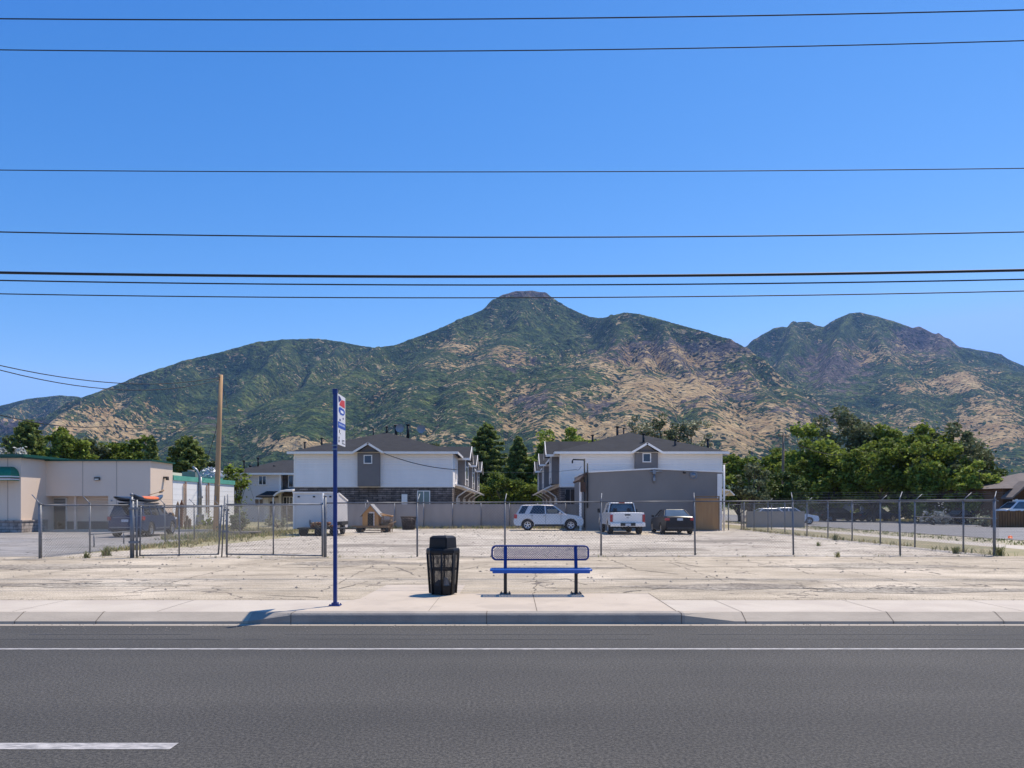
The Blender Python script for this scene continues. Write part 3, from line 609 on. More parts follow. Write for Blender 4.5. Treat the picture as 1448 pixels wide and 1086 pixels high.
def townhouse(side, label, xw, xi, rows_apex, vents, d_sx, bays):
    """xw: outer end, xi: inner end (the side that faces the court); side=+1 when the inner side faces +x"""
    Y0 = 62.0; Y1 = 100.0; zt = 6.15; zm = PZ(688, Y0); x0, x1 = min(xw, xi), max(xw, xi); xm = (x0+x1)/2
    T = thing('townhouse', label, 'townhouse', (xm, Y0, LOT))
    def L(x): return x - xm
    b = MB()   # upper storey and stone ground floor as parts
    b.box(L(x0), L(x1), 0, Y1-Y0, zm-LOT, zt-LOT+.1); 
    zz = zm-LOT+.05
    while zz < zt-LOT-.15:                      # lap boards, each lower edge standing proud
        for (a_, c_) in ((L(x0)+.11, L(d_sx[0])), (L(d_sx[1]), L(x1)-.11)):
            b.add([(a_,-.035,zz),(c_,-.035,zz),(c_,-.004,zz+.205),(a_,-.004,zz+.205),(a_,.01,zz),(c_,.01,zz)], [(0,1,2,3),(0,4,5,1)])
        zz += .21
    b.build('upper_wall', M_white, T)
    b = MB(); b.box(L(x0)+.04, L(x1)-.04, .04, Y1-Y0-.04, -.1, zm-LOT); b.build('lower_wall', [M_stone], T)
    b = MB(); 
    for xx in (L(x0)-.03, L(x1)-.11): b.box(xx, xx+.14, -.03, .11, zm-LOT, zt-LOT+.02)
    b.box(L(x0)-.02, L(x1)+.02, -.02, .05, zm-LOT-.06, zm-LOT+.04)
    b.build('corner_board', M_trim, T)
    # hip roof
    ov = .45; ax = 0; ay = 6.6; az = zt-LOT+2.25; e = zt-LOT; bk = Y1-Y0
    r = MB(); A = (L(x0)-ov, -ov, e); B = (L(x1)+ov, -ov, e); C = (L(x1)+ov, bk+ov, e); D = (L(x0)-ov, bk+ov, e); R1 = (ax, ay, az); R2 = (ax, bk-6.6, az)
    r.add([A,B,C,D,R1,R2], [(0,1,4),(1,2,5,4),(2,3,5),(3,0,4,5),(3,2,1,0)])
    # gables over the bays, running out from the main slope
    for (yb0, yb1) in bays:
        y0_, y1_ = yb0-Y0, yb1-Y0; xo = L(xi)+side*1.05; xin = L(xi)-side*2.6; ym = (y0_+y1_)/2; pk = e+1.15
        r.add([(xo,y0_-.35,e-.12),(xo,y1_+.35,e-.12),(xo,ym,pk),(xin,y0_-.35,e-.12),(xin,y1_+.35,e-.12),(xin,ym,pk)], [(0,2,5,3),(1,4,5,2),(0,1,2),(0,3,4,1)])
    # small front gable
    gx0, gx1 = L(d_sx[0]), L(d_sx[1]); gm_ = (gx0+gx1)/2; go = .32; pz = e+.72
    r.add([(gx0-go,-.75,e-.02),(gm_,-.75,pz),(gx1+go,-.75,e-.02),(gx0-go,2.6,e-.02),(gm_,2.6,pz),(gx1+go,2.6,e-.02)], [(0,1,4,3),(1,2,5,4),(0,3,5,2)])
    ro = r.build('roof', M_roof, T)
    for (px, rtop, hh, yy, rad) in vents:
        v = MB(); vx = L(PX(px, Y0+yy)); zb = PZ(rtop, Y0+yy)-LOT; v.tube([(vx,yy,zb-hh-.5),(vx,yy,zb)], rad, 8); v.tube([(vx,yy,zb-.02),(vx,yy,zb+.07)], rad*1.5, 8); v.build('vent_pipe', M_black, ro)
    # fascia
    f = MB(); f.box(L(x0)-ov, gx0-go, -ov-.03, -ov, e-.17, e+.02); f.box(gx1+go, L(x1)+ov, -ov-.03, -ov, e-.17, e+.02)
    f.box(L(x0)-ov, L(x1)+ov, -ov, .0, e-.06, e-.02); f.box(L(x0)-ov-.03, L(x0)-ov, -ov, bk+ov, e-.17, e+.02); f.box(L(x1)+ov, L(x1)+ov+.03, -ov, bk+ov, e-.17, e+.02)
    f.slab([(gx0-go-.06,-.80,e-.03),(gm_,-.80,pz+.02),(gm_,-.76,pz+.02),(gx0-go-.06,-.76,e-.03)], .16); f.slab([(gx1+go+.06,-.80,e-.03),(gm_,-.80,pz+.02),(gm_,-.76,pz+.02),(gx1+go+.06,-.76,e-.03)], .16)
    for (yb0, yb1) in bays:
        y0_, y1_ = yb0-Y0, yb1-Y0; xo = L(xi)+side*1.07; ym = (y0_+y1_)/2; pk = e+1.15
        for ya, za, yc, zc in ((y0_-.4,e-.14,ym,pk+.02),(y1_+.4,e-.14,ym,pk+.02)):
            f.slab([(xo,ya,za),(xo,yc,zc),(xo+side*.05,yc,zc),(xo+side*.05,ya,za)], .22)
        f.box(min(L(xi),xo), max(L(xi),xo), y0_-.38, y0_-.33, e-.3, e-.1)
    f.build('fascia', M_trim, T)
    # grey front panel with its little window
    p = MB(); px0, px1 = L(d_sx[0]), L(d_sx[1]); zb = PZ(d_sx[2], Y0)-LOT
    p.add([(px0,-.42,zb),(px1,-.42,zb),(px1,-.42,e-.05),(gm_,-.42,pz-.15),(px0,-.42,e-.05),(px0,.02,zb),(px1,.02,zb),(px1,.02,e-.05),(gm_,.02,pz-.15),(px0,.02,e-.05)],
          [(0,1,2,3,4),(0,5,6,1),(1,6,7,2),(2,7,8,3),(3,8,9,4),(4,9,5,0)])
    p.build('front_panel', M_grey, T)
    window(T, L(d_sx[3]), L(d_sx[4]), PZ(d_sx[6],Y0)-LOT, PZ(d_sx[5],Y0)-LOT, -.42)
    # bays on the court side
    for (yb0, yb1) in bays:
        y0_, y1_ = yb0-Y0, yb1-Y0; xo = L(xi)+side*.62; by = MB(); by.box(min(L(xi),xo), max(L(xi),xo), y0_, y1_, zm-LOT+.25, e); ym=(y0_+y1_)/2
        by.add([(xo,y0_,e),(xo,y1_,e),(xo,ym,e+1.0),(L(xi),y0_,e),(L(xi),y1_,e),(L(xi),ym,e+1.0)], [(0,1,2),(3,5,4),(0,2,5,3),(1,4,5,2)])
        by.build('bay', M_grey, T)
        for ya_, yb_ in ((y0_+.15,y0_+1.0),(y1_-1.0,y1_-.15)): wf = MB(); wf.box(min(xo,xo+side*.03), max(xo,xo+side*.03), ya_, yb_, zm-LOT+.3, e-.2); wf.build('bay_trim', M_trim, T)
        window(T, y0_+1.3, y1_-1.3, zm-LOT+.9, e-.8, xo, axis='x', out=side)
    # porch roof with downpipes, doors and garage doors below
    pr = MB(); xo = L(xi)+side*1.25; ya = 2.6; yb = Y1-Y0-.5
    for i in range(4):
        a = ya + (yb-ya)*i/4; c = ya + (yb-ya)*(i+1)/4 - .35
        pr.slab([(L(xi),a,zm-LOT+.30),(L(xi),c,zm-LOT+.30),(L(xi)+side*.7,c,zm-LOT+.14),(L(xi)+side*.7,a,zm-LOT+.14)], .12)
        pr.slab([(L(xi)+side*.7,a,zm-LOT+.14),(L(xi)+side*.7,c,zm-LOT+.14),(xo,c,zm-LOT-.12),(xo,a,zm-LOT-.12)], .14)
    pr.build('porch_roof', M_trim, T)
    for i in range(4):
        a = ya + .2 + (yb-ya)*i/4; dp = MB(); q = L(xi)+side*.12; dp.tube([(xo-side*.1,a,zm-LOT-.2),(xo-side*.35,a,zm-LOT-.3),(q+side*.1,a,zm-LOT-.75),(q,a,zm-LOT-1.0),(q,a,0)], .055, 6); dp.build('downpipe', M_trim, T)
        gd = MB(); s0 = a+1.2; gd.box(min(L(xi)-side*.03,L(xi)+side*.03), max(L(xi)-side*.03,L(xi)+side*.03), s0, s0+4.2, 0, 2.35)
        for k in range(1,4): gd.box(min(L(xi),L(xi)+side*.045), max(L(xi),L(xi)+side*.045), s0+.05, s0+4.15, k*.6-.02, k*.6+.015)
        gd.build('garage_door', M_door, T)
    return T, L, zm
BL = [(68.2,73.6),(80.4,85.6),(92.5,98)]; BR = [(63.4,67.2),(78.5,83),(93,97.5)]
TL, LL, zm = townhouse(1, 'white two storey townhouse row with dark stone ground floor, behind the wooden playhouse', PX(416,62), PX(640,62), None,
    [(431,626,.35,3.4,.08),(455,620,.3,4.2,.08),(547,604,.25,6.4,.09),(560,602,.6,6.5,.13),(577,601,.75,6.6,.13),(528,607,.2,5.6,.06)], (PX(507,62),PX(538,62),688,PX(517,62),PX(526.5,62),645,655), BL)
window(TL, LL(PX(591,62)), LL(PX(607,62)), PZ(713,62)-LOT, PZ(695,62)-LOT, .04, M_trim, M_glassg, 1)
b = MB(); b.box(LL(PX(568,62)), LL(PX(576,62)), -.06, .04, PZ(714,62)-LOT, PZ(699,62)-LOT); b.build('meter_cabinet', M_trim, TL)
window(TL, 2.9, 3.6, 3.9, 5.3, LL(PX(640,62)), axis='x', out=1)
# satellite dishes on the ridge
for px, rw in ((566,606),(596,607)):
    b = MB(); c = Vector((LL(PX(px,68.6)), 6.6, PZ(rw,68.6)-LOT))
    prof = [(0,.12),(.15,.10),(.3,.03),(.38,-.03)]; vs = []; n = 14
    for r_, h in prof:
        for k in range(n): t = 6.2832*k/n; vs.append(c + Vector((math.cos(t)*r_, h*1.0 - .3, math.sin(t)*r_)))
    b.add(vs, [(i*n+k, i*n+(k+1)%n, (i+1)*n+(k+1)%n, (i+1)*n+k) for i in range(3) for k in range(n)], 0, True)
    b.tube([c+Vector((0,.1,0)), c+Vector((0,.1,-.6))], .025, 6); b.build('satellite_dish', mat('grey dish',(.34,.34,.35),rough=.7), TL)
TR, LR, zm = townhouse(-1, 'white two storey townhouse row rising behind the grey garage building', PX(1021,62), PX(792,62), None,
    [(838,616,.4,3.2,.09),(873,604,.7,6.4,.11),(882,606,.6,6.5,.07),(910,614,.5,2.8,.1),(955,622,.7,1.7,.1),(1001,622,.4,2.4,.1)], (PX(897,62),PX(929,62),688,PX(908.5,62),PX(918,62),642.5,653), BR)
for c_, r_ in ((800,701),(800,705.5),(814,676)): b = MB(); b.box(LR(PX(c_,62))-.07, LR(PX(c_,62))+.07, -.05, 0, PZ(r_-1,62)-LOT-.1, PZ(r_-1,62)-LOT+.06); b.build('wall_vent', M_black, TR)
window(TR, LR(PX(800,62)), LR(PX(813,62)), PZ(713,62)-LOT, PZ(692,62)-LOT, .04, M_grey, M_glass, 1)
b = MB(); b.tube([(LR(PX(1018,62)),-.08,0),(LR(PX(1018,62)),-.08,zm-.2)], .07, 8); b.build('downpipe', M_trim, TR)
b = MB(); q = LR(PX(1022,62)); b.slab([(q,1,3.1),(q,4,3.1),(q+.9,4,2.95),(q+.9,1,2.95)],.1); b.slab([(q+.9,1,2.95),(q+.9,4,2.95),(q+1.3,4,2.55),(q+1.3,1,2.55)],.1)
b.tube([(q,1.2,2.0),(q+.5,1.2,2.5),(q+.9,1.2,2.8)],.05,6); b.build('side_awning', M_trim, TR)

# grey garage building with shallow gable top
T = thing('garage_building', 'low grey painted block building with shallow gabled top behind the pickup truck', 'building', (0,50.6,LOT))
gx0, gx1 = PX(828,50.6), PX(1021,50.6); gm_ = PX(925,50.6); zl, zc, zr = PZ(668.5,50.6)-LOT, PZ(663.5,50.6)-LOT, PZ(668,50.6)-LOT
b = MB(); b.add([(gx0,0,-.1),(gx1,0,-.1),(gx1,0,zr),(gm_,0,zc),(gx0,0,zl),(gx0,9,-.1),(gx1,9,-.1),(gx1,9,zr),(gm_,9,zc),(gx0,9,zl)], [(0,1,2,3,4),(9,8,7,6,5),(0,4,9,5),(1,6,7,2),(4,3,8,9),(3,2,7,8)]); b.build('wall', M_block, T)
b = MB(); b.slab([(gx0-.05,-.08,zl+.08),(gm_,-.08,zc+.08),(gm_,9.1,zc+.08),(gx0-.05,9.1,zl+.08)], .09); b.slab([(gm_,-.08,zc+.08),(gx1+.08,-.08,zr+.08),(gx1+.08,9.1,zr+.08),(gm_,9.1,zc+.08)], .09)
b.build('roof_edge', M_trim, T)
b = MB(); b.box(gx1-.32, gx1-.02, -.06, 0, 0, zr-.1, 0); b.build('corner_board', M_trim, T)
b = MB(); b.tube([(gx1+.12,-.05,0),(gx1+.12,-.05,zr+.5)], .06, 8); b.build('downpipe', M_trim, T)
b = MB(); x = PX(925,50.5); z = PZ(667,50.5)-LOT; b.box(x-.1,x+.1,-.18,0,z-.15,z+.12); b.tube([(x-.3,-.12,z),(x+.55,-.12,z+.03)],.04,6); b.tube([(x,-.1,z-.15),(x,-.1,z-.75)],.045,6); b.box(x-.08,x+.08,-.15,0,z-.62,z-.4); b.build('conduit_box', M_pipe, T)
b = MB(); x = PX(967,50.5); z = PZ(667,50.5)-LOT; b.tube([(x,0,z),(x,-.22,z-.02)],.03,6); b.lathe([(0,.0),(.09,.02),(.12,.12),(0,.14)], (x,-.28,z-.14), 'z', 10); b.build('flood_lamp', M_black, T)
b = MB(); x = PX(981,50.5); z = PZ(672,50.5)-LOT; b.lathe([(.0,-.09),(.16,-.09),(.17,-.05),(.21,-.06),(.22,-.10),(.25,-.10),(.25,.0)], (x,0,z), 'y', 22); b.build('round_wall_fan', M_pipe, T)
# doorway, side eave and pipes at its left end
b = MB(); xl = gx0; b.slab([(xl-.45,-.3,3.35),(xl+.02,-.3,zl+.02),(xl+.02,5,zl+.02),(xl-.45,5,3.35)], .12); b.box(xl-.36,xl-.3,-.28,-.2,2.6,3.3); b.box(xl-.34,xl-.02,-.26,.3,2.55,3.2); b.build('side_eave', mat('rusty brown fascia',(.10,.055,.035),(.06,.035,.025),scale=4,rough=.9), T)
b = MB(); b.box(xl-.42,xl-.28,-.12,.02,0,3.2); b.build('door_post', M_trim, T)
b = MB(); b.tube([(xl-.08,-.12,.2),(xl-.08,-.12,4.75)], .055, 8); b.tube([(xl+.12,-.12,1.5),(xl+.12,-.12,4.45)], .05, 8); z = PZ(650.5,50.5)-LOT
b.tube([(xl-.08,-.12,4.4),(xl-.08,-.12,z-.05),(xl-.16,-.12,z+.02),(xl-.82,-.12,z+.03),(xl-.88,-.12,z-.06),(xl-.88,-.12,z-.22)], .055, 8); b.build('vent_stack', M_black, T)

# precast concrete wall behind the lot
T = thing('concrete_wall', 'long grey precast concrete wall across the back of the lot', 'wall', (0,56.4,LOT))
wx0, wx1 = -12.6, 6.0; n = 9
for i in range(n):
    a = wx0+(wx1-wx0)*i/n; c = wx0+(wx1-wx0)*(i+1)/n; y = -1.6*(1-(a-wx0)/(wx1-wx0))
    b = MB(); b.box(a+.02, c-.02, y, y+.14, -.05, 1.76+.02*math.sin(i*3.1)); b.build('wall_panel', M_conc, T)
    b = MB(); b.tube([(a,y-.1,0),(a,y-.1,1.83)], .035, 6); b.build('wall_post', M_pipe, T)
# small low wall on the right
T = MB(); T.box(PX(1056,58), PX(1138,58), 0, .2, -.05, 1.15); T.box(PX(1056,58), PX(1138,58), -.02, .22, 1.152, 1.22)
o = T.build('low_wall', mat('tan block wall', (.36,.32,.27), (.30,.27,.23), scale=1, rough=.9), None); o.location = (0,58,LOT); tag(o, 'short low tan block wall with white cap right of the garage building', 'wall')
# plywood sheet and its frame
T = thing('plywood_gate', 'tall brown plywood sheet standing against the grey building', 'plywood sheet', (PX(983,49.6), 49.6, LOT))
b = MB(); w_ = PX(1016,49.6)-PX(983,49.6); b.box(.04, w_, 0, .03, .08, 2.12); b.build('plywood', mat('plywood', (.42,.23,.09), (.33,.17,.065), scale=1.4, rough=.8, stretch=(5,5,.6), detail=9), T)
b = MB(); b.box(0,.05,-.03,.05,0,2.2); b.box(w_,w_+.07,-.03,.05,0,2.2); b.box(0,w_+.07,-.03,.05,2.2,2.27); b.build('frame', M_wood, T)

# far-left white apartment building behind
Yb = 80; x0, x1 = PX(326,Yb), PX(396,Yb); x2 = PX(425,Yb)
T = thing('apartment_house', 'pale grey two storey house with dark roof between the utility pole and townhouse', 'house', (x0,Yb,LOT))
zt = PZ(669,Yb)-LOT; W = x1-x0; W2 = x2-x0
b = MB(); b.box(0,W,0,14,-.1,zt); b.build('wall', M_white2, T)
b = MB(); b.box(W,W2,.9,13.9,-.1,zt); b.build('recessed_wall', brickm('brown brick',(.17,.12,.10),(.12,.085,.07),(.12,.11,.1),1,.4,.12), T)
b = MB(); b.add([(-.5,-.5,zt),(W2,-.5,zt),(W2,14.5,zt),(-.5,14.5,zt),(3.5,6.5,zt+1.75),(W2,6.5,zt+1.75)], [(0,1,5,4),(1,2,5),(2,3,4,5),(3,0,4),(3,2,1,0)]); ro = b.build('roof', M_roof, T)
for c_, r_, hh in ((345,652,.3),(365,648,.5),(354,659,.3),(388,659,.4),(408,661,.3)):
    v = MB(); vx = PX(c_,Yb+3)-x0; zb = PZ(r_,Yb+3)-LOT; v.tube([(vx,3,zb-.5-hh),(vx,3,zb)], .09, 6); v.tube([(vx-.12,3,zb),(vx+.12,3,zb+.02)], .1, 6); v.build('vent_pipe', M_black, ro)
b = MB(); b.box(-.5,W2,-.54,-.5,zt-.2,zt); b.box(-.5,W2,-.5,.9,zt-.06,zt-.02); b.box(W-.1,W+.1,-.04,.1,0,zt-.06); b.build('fascia', M_trim, T)
window(T, PX(366.5,Yb)-x0, PX(376,Yb)-x0, PZ(685,Yb)-LOT, PZ(673.5,Yb)-LOT, 0, mull=1)
window(T, PX(361,Yb)-x0, PX(372,Yb)-x0, PZ(714.5,Yb)-LOT, PZ(706,Yb)-LOT, 0, mull=1)
window(T, PX(405,Yb)-x0, PX(411,Yb)-x0, PZ(688,Yb)-LOT, PZ(672,Yb)-LOT, .9, mull=0)
window(T, PX(398,Yb)-x0, PX(410,Yb)-x0, PZ(714,Yb)-LOT, PZ(703,Yb)-LOT, .9, mull=2)
b = MB(); a = PX(369,Yb)-x0; c = PX(393,Yb)-x0; z = PZ(702,Yb)-LOT; b.add([(a,-1.6,z),(c,-1.6,z),(c,0,z+.55),(a+.6,0,z+.55),(a,-1.6,z-.12),(c,-1.6,z-.12),(c,0,z-.12),(a+.1,0,z-.12)], [(0,1,2,3),(0,4,5,1),(1,5,6,2),(0,3,7,4),(4,7,6,5)]); b.build('canopy_roof', M_roof, T)
b = MB(); pts = [(393,701),(397,697),(402,694.5),(410,693.5),(420,693.5)]; q = [(PX(c_,Yb)-x0,-1.65,PZ(r_,Yb)-LOT) for c_, r_ in pts]
for i in range(4): b.slab([q[i], q[i+1], (q[i+1][0],.9,q[i+1][2]+.25), (q[i][0],.9,q[i][2]+.25)], .16)
for c_ in (393,): b.box(PX(c_,Yb)-x0-.06, PX(c_,Yb)-x0+.06, -1.6,-1.48,0,z-.1)
b.box(PX(374,Yb)-x0, PX(380,Yb)-x0, -.08,-.0,0,z-.1); b.build('porch_arch', M_trim, T)
b = MB(); b.box(PX(382,Yb)-x0, PX(389,Yb)-x0, -.05,.0,0,2.1); b.build('door', mat('dark door',(.03,.025,.02)), T)

# tan stucco commercial building
T = thing('commercial_building', 'tan stucco flat roofed building with green trim and green awning at left edge', 'building', (-29.9,49,LOT))
X0 = -29.9; zt = 4.50; zT = 4.76
def S(x): return x - X0
rz0, rz1 = 0, PZ(701.5,49)-LOT; ra, rb_ = S(PX(65,49)), S(PX(153,49)); xe = S(-23.2)
b = MB()
b.box(rb_, xe, 0, 3.2, -.1, zt)            # right of recess
b.box(0.0, rb_, 0, 3.2, rz1, zt)           # above recess
b.box(0.0, rb_, .9, 3.2, -.1, rz1)         # recess back
b.box(-18, 0, -2.5, 16, -.1, zT-.22)       # tower block
b.box(0, 4, 3.2, 12, -.1, zt-.3)
b.build('wall', M_stucco, T)
b = MB()
for x in (PX(117,49)-X0, PX(165,49)-X0): b = MB(); b.box(x-.02,x+.02,-.012,0,rz1 if x<rb_ else .05,zt); b.build('wall_joint', M_stucco2, T)
b = MB(); b.box(S(PX(11,46.5))-.02,S(PX(11,46.5))+.02,-2.512,-2.5,.6,zT-.22); b.build('wall_joint', M_stucco2, T)
b = MB(); b.box(-.1,xe+.15,-.14,3.3,zt+.0,zt+.10); b.build('parapet_trim', M_green, T)
b = MB(); b.box(-18.2,.35,-2.85,16.2,zT-.22,zT-.16); b.box(-18.2,.42,-2.92,16.2,zT-.16,zT); b.build('tower_trim', M_green, T)
b = MB(); b.box(-18.02,.14,-2.64,-2.505,-.05,.68); b.box(.005,.14,-2.5,-.005,-.05,.68); b.box(-18.05,.18,-2.68,-2.505,.682,.76); b.box(.005,.18,-2.5,-.005,.682,.76); b.build('stone_base', brickm('pale ledge stone', (.36,.31,.27), (.28,.24,.21), (.2,.18,.16), 1, .5, .2), T)
b = MB(); b.box(.2,S(PX(153,49)), .84,.896,0,.62); b.box(rb_,xe,-.05,-.002,0,.02); b.build('recess_base', mat('dark base stone',(.17,.15,.135),(.12,.105,.095),scale=3,rough=.9), T)
d = MB(); dx0, dx1 = S(PX(75,49.9)), S(PX(94,49.9)); zd = PZ(705,49.9)-LOT; d.box(dx0,dx1,.84,.896,.02,zd); do = d.build('door', M_glass, T)
d = MB(); d.box(dx0-.1,dx0,.8,.9,.0,zd+.06); d.box(dx1,dx1+.06,.8,.9,.0,zd+.06); d.box(dx0,dx1,.8,.9,zd,zd+.06)
for k in range(4): d.box(dx0,dx1,.825,.84,zd-.12-k*.12,zd-.08-k*.12)
d.build('door_frame', M_trim, do)
b = MB(); b.box(S(PX(107,49.5)), S(PX(110,49.5)), .3, .45, 0, rz1); b.build('column', M_stucco, T)
b = MB(); x = S(PX(138,49)); z = PZ(677,49)-LOT; b.box(x-.17,x+.17,-.12,0,z-.1,z+.1); wl = b.build('wall_lamp', mat('bronze housing',(.06,.05,.04),rough=.5), T); b = MB(); b.box(x-.13,x+.13,-.14,-.122,z-.08,z+.0); b.build('lens', mat('clear lens',(.7,.68,.6),rough=.2), wl)
b = MB(); yl = 1.9; z = PZ(677,51)-LOT; b.box(xe,xe+.28,yl-.12,yl+.12,z+.02,z+.14); b.box(xe+.16,xe+.3,yl-.1,yl+.1,z-.1,z+.02); b.build('side_wall_lamp', mat('bronze housing',(.06,.05,.04)), T)
b = MB(); x = S(PX(158,49)); b.box(x-.04,x+.04,-.04,0,PZ(708,49)-LOT-.05,PZ(708,49)-LOT+.05); b.build('wall_socket', M_pipe, T)
# rounded awning
b = MB(); xr = S(PX(17,45.8)); za, zb_ = PZ(659,45.8)-LOT, PZ(679.5,45.8)-LOT; prof = []
for k in range(9):
    t = k/8*math.pi/2; prof.append((xr-.5*(1-math.sin(t)), -2.52-.8*math.sin(t), zb_+.28+(za-zb_-.28)*math.cos(t)))
prof2 = prof + [(xr,-3.33,zb_+q_) for q_ in (.22,.17,.11,.05,0)]
for i in range(len(prof2)-1):
    (xa_,ya_,za_),(xb_,yb_,zb2_) = prof2[i], prof2[i+1]; mi_ = 0 if i < 8 else (1,0,2,1,0)[(i-8)%5]
    b.add([(-18,ya_,za_),(xa_,ya_,za_),(xb_,yb_,zb2_),(-18,yb_,zb2_)], [(0,1,2,3)], mi_); b.add([(xa_,ya_,za_),(xa_,-2.505,za_),(xb_,-2.505,zb2_),(xb_,yb_,zb2_)], [(0,1,2,3)], mi_)
b.build('awning', [mat('awning green canvas',(.01,.19,.10),(.008,.15,.08),rough=.6), M_trim, mat('awning dusty rose',(.35,.16,.14))], T)
b = MB(); b.box(-18,S(-30.9)-.6,-2.53,-2.51,.3,PZ(684,46.5)-LOT-.2)  # shopfront glazing further left, out of frame
b.build('shop_window', M_glass, T)

# white painted block annexe behind it with teal flashing
T = thing('block_annexe', 'white painted block building with weathered teal roof edge behind the utility pole', 'building', (-23.2,52.25,LOT))
zt2 = PZ(673,52.2)-LOT; Ye = 11.5
b = MB(); b.box(-12, 0, 0, Ye, -.1, zt2); b.build('wall', M_cmu, T)
b = MB(); b.box(-12.1, .07, -.0, Ye+.06, zt2, zt2+.05); b.box(.0,.07,0,Ye+.06,zt2-.28,zt2); b.build('roof_flashing', M_teal, T)
b = MB()
b.tube([(.1,4.2,.5),(.1,4.2,zt2+.15),(-.1,4.2,zt2+.6),(-.4,4.2,zt2+.85)], .09, 8); b.tube([(.1,4.45,.9),(.1,4.45,zt2+.1)],.07,8)
b.box(.02,.24,3.9,4.7,.2,1.0); b.box(.02,.2,4.1,4.6,2.2,2.35); b.build('conduit', M_pipe, T)
for y, z0, z1 in ((1.6,.3,3.2),(1.9,.3,3.35),(5.6,1.1,3.2),(6.0,.8,3.4)): b = MB(); b.tube([(.08,y,z0),(.08,y,z1)], .045, 6); b.build('rusty_pipe', M_rust, T)
b = MB(); b.box(-1.5,-.5,4.9,5.6,zt2+.05,zt2+.5); b.tube([(-.9,5.1,zt2+.4),(-.9,5.1,zt2+.65)],.25,10); b.build('roof_unit', mat('dull vent grey',(.22,.21,.2)), T)
b = MB()
for k in range(70): # ball of silver ducting
    a, e_ = random.uniform(0,6.28), random.uniform(-.4,1.4); rr_ = .75; c = Vector((-.9+math.cos(a)*math.cos(e_)*rr_, 9.2+math.sin(a)*math.cos(e_)*1.3, zt2+.45+math.sin(e_)*.55))
    b.tube([c+Vector((random.uniform(-.2,.2),random.uniform(-.2,.2),random.uniform(-.1,.1))), c, c+Vector((random.uniform(-.2,.2),random.uniform(-.2,.2),random.uniform(-.1,.1)))], .05, 5)
b.lathe([(0,-.1),(.8,0),(.85,.35),(.5,.8),(0,.95)], (-.9,9.2,zt2+.05), 'z', 12); b.build('roof_cover', mat('silver foil',(.5,.52,.55),(.3,.32,.34),scale=4,rough=.4,metal=.5), T)
# kerb in front of the tan building
b = MB(); b.box(-60,-17.6,48.3,48.5,LOT,LOT+.14); b.box(-60,-23.5,48.5,49.0,LOT,LOT+.12); struct(b.build('planter_kerb', M_walk2))

# houses to the right, beyond the cross street
def gable_house(x, y, wdt, dep, h, rise, wallm, roofm, label, rz=0, wins=(), ridge='y'):
    T = thing('house', label, 'house', (x,y,LOT), rz); o = .4
    b = MB()
    if ridge == 'y':
        b.add([(0,0,-.1),(wdt,0,-.1),(wdt,0,h),(wdt/2,0,h+rise),(0,0,h),(0,dep,-.1),(wdt,dep,-.1),(wdt,dep,h),(wdt/2,dep,h+rise),(0,dep,h)], [(0,1,2,3,4),(9,8,7,6,5),(0,4,9,5),(1,6,7,2)])
        b.build('wall', wallm, T); r = MB(); s = rise/(wdt/2)
        r.slab([(-o,-o,h-o*s+.1),(wdt/2,-o,h+rise+.1),(wdt/2,dep+o,h+rise+.1),(-o,dep+o,h-o*s+.1)],.12); r.slab([(wdt+o,-o,h-o*s+.1),(wdt/2,-o,h+rise+.1),(wdt/2,dep+o,h+rise+.1),(wdt+o,dep+o,h-o*s+.1)],.12)
    else:
        b.box(0,wdt,0,dep,-.1,h); b.build('wall', wallm, T); r = MB()
        r.add([(-o,-o,h),(wdt+o,-o,h),(wdt+o,dep+o,h),(-o,dep+o,h),(dep/2,dep/2,h+rise),(wdt-dep/2,dep/2,h+rise)], [(0,1,5,4),(1,2,5),(2,3,4,5),(3,0,4),(3,2,1,0)])
    r.build('roof', roofm, T)
    for (a, c, z0, z1) in wins: window(T, a, c, z0, z1, 0)
    return T
gable_house(PX(1196,92), 92, PX(1242,92)-PX(1196,92), 9, 2.3, 1.45, mat('blue grey siding',(.24,.28,.34),(.2,.235,.29)), mat('pale weathered shingles',(.32,.27,.25),(.22,.19,.18),scale=2), 'small blue grey gabled house under the big trees across the street', wins=((.9,1.7,.9,1.8),(2.4,3.1,.9,1.8)))
gable_house(PX(1148,98), 98, 3.6, 8, 1.75, .55, mat('grey siding',(.30,.28,.28),(.22,.2,.2)), mat('pale weathered shingles',(.32,.27,.25)), 'small grey shed roofed house in tree shade left of the blue grey house', wins=((.8,1.6,.8,1.5),))
TB = gable_house(PX(1418,64), 64, 14, 9, 3.1, 1.5, M_brownw, mat('brown grey shingles',(.17,.14,.12),(.12,.10,.09),scale=2,rough=.95), 'brown timber house with low pitched roof at far right edge', ridge='x', wins=((3.4,4.3,.9,2.2),))
b = MB(); b.prism([(-.2,2.35),(1.3,3.7),(5.2,2.1),(5.2,1.95),(1.3,3.5),(-.2,2.2)], 'y', -1.5, -.05); b.build('porch_gable', mat('brown grey shingles',(.17,.14,.12)), TB)
b = MB()
for x in (.2,1.6,3.0,4.6): b.box(x,x+.14,-1.4,-1.26,0,2.2)
b.box(0,5,-1.42,-1.24,2.0,2.14); b.build('porch_post', M_trim, TB)
b = MB(); b.box(-.1,5.5,-3.6,-3.5,0,1.25)
for k in range(28): b.box(-.1+k*.2,-.1+k*.2+.17,-3.66,-3.6,0,1.2+random.uniform(0,.1))
o = b.build('board_fence', mat('orange brown boards',(.24,.12,.045),(.13,.065,.03),scale=3,rough=.9,stretch=(3,3,.4))); o.location = (PX(1404,58)+.0,61.6,LOT); tag(o, 'orange brown board fence before the timber house at right edge', 'fence')
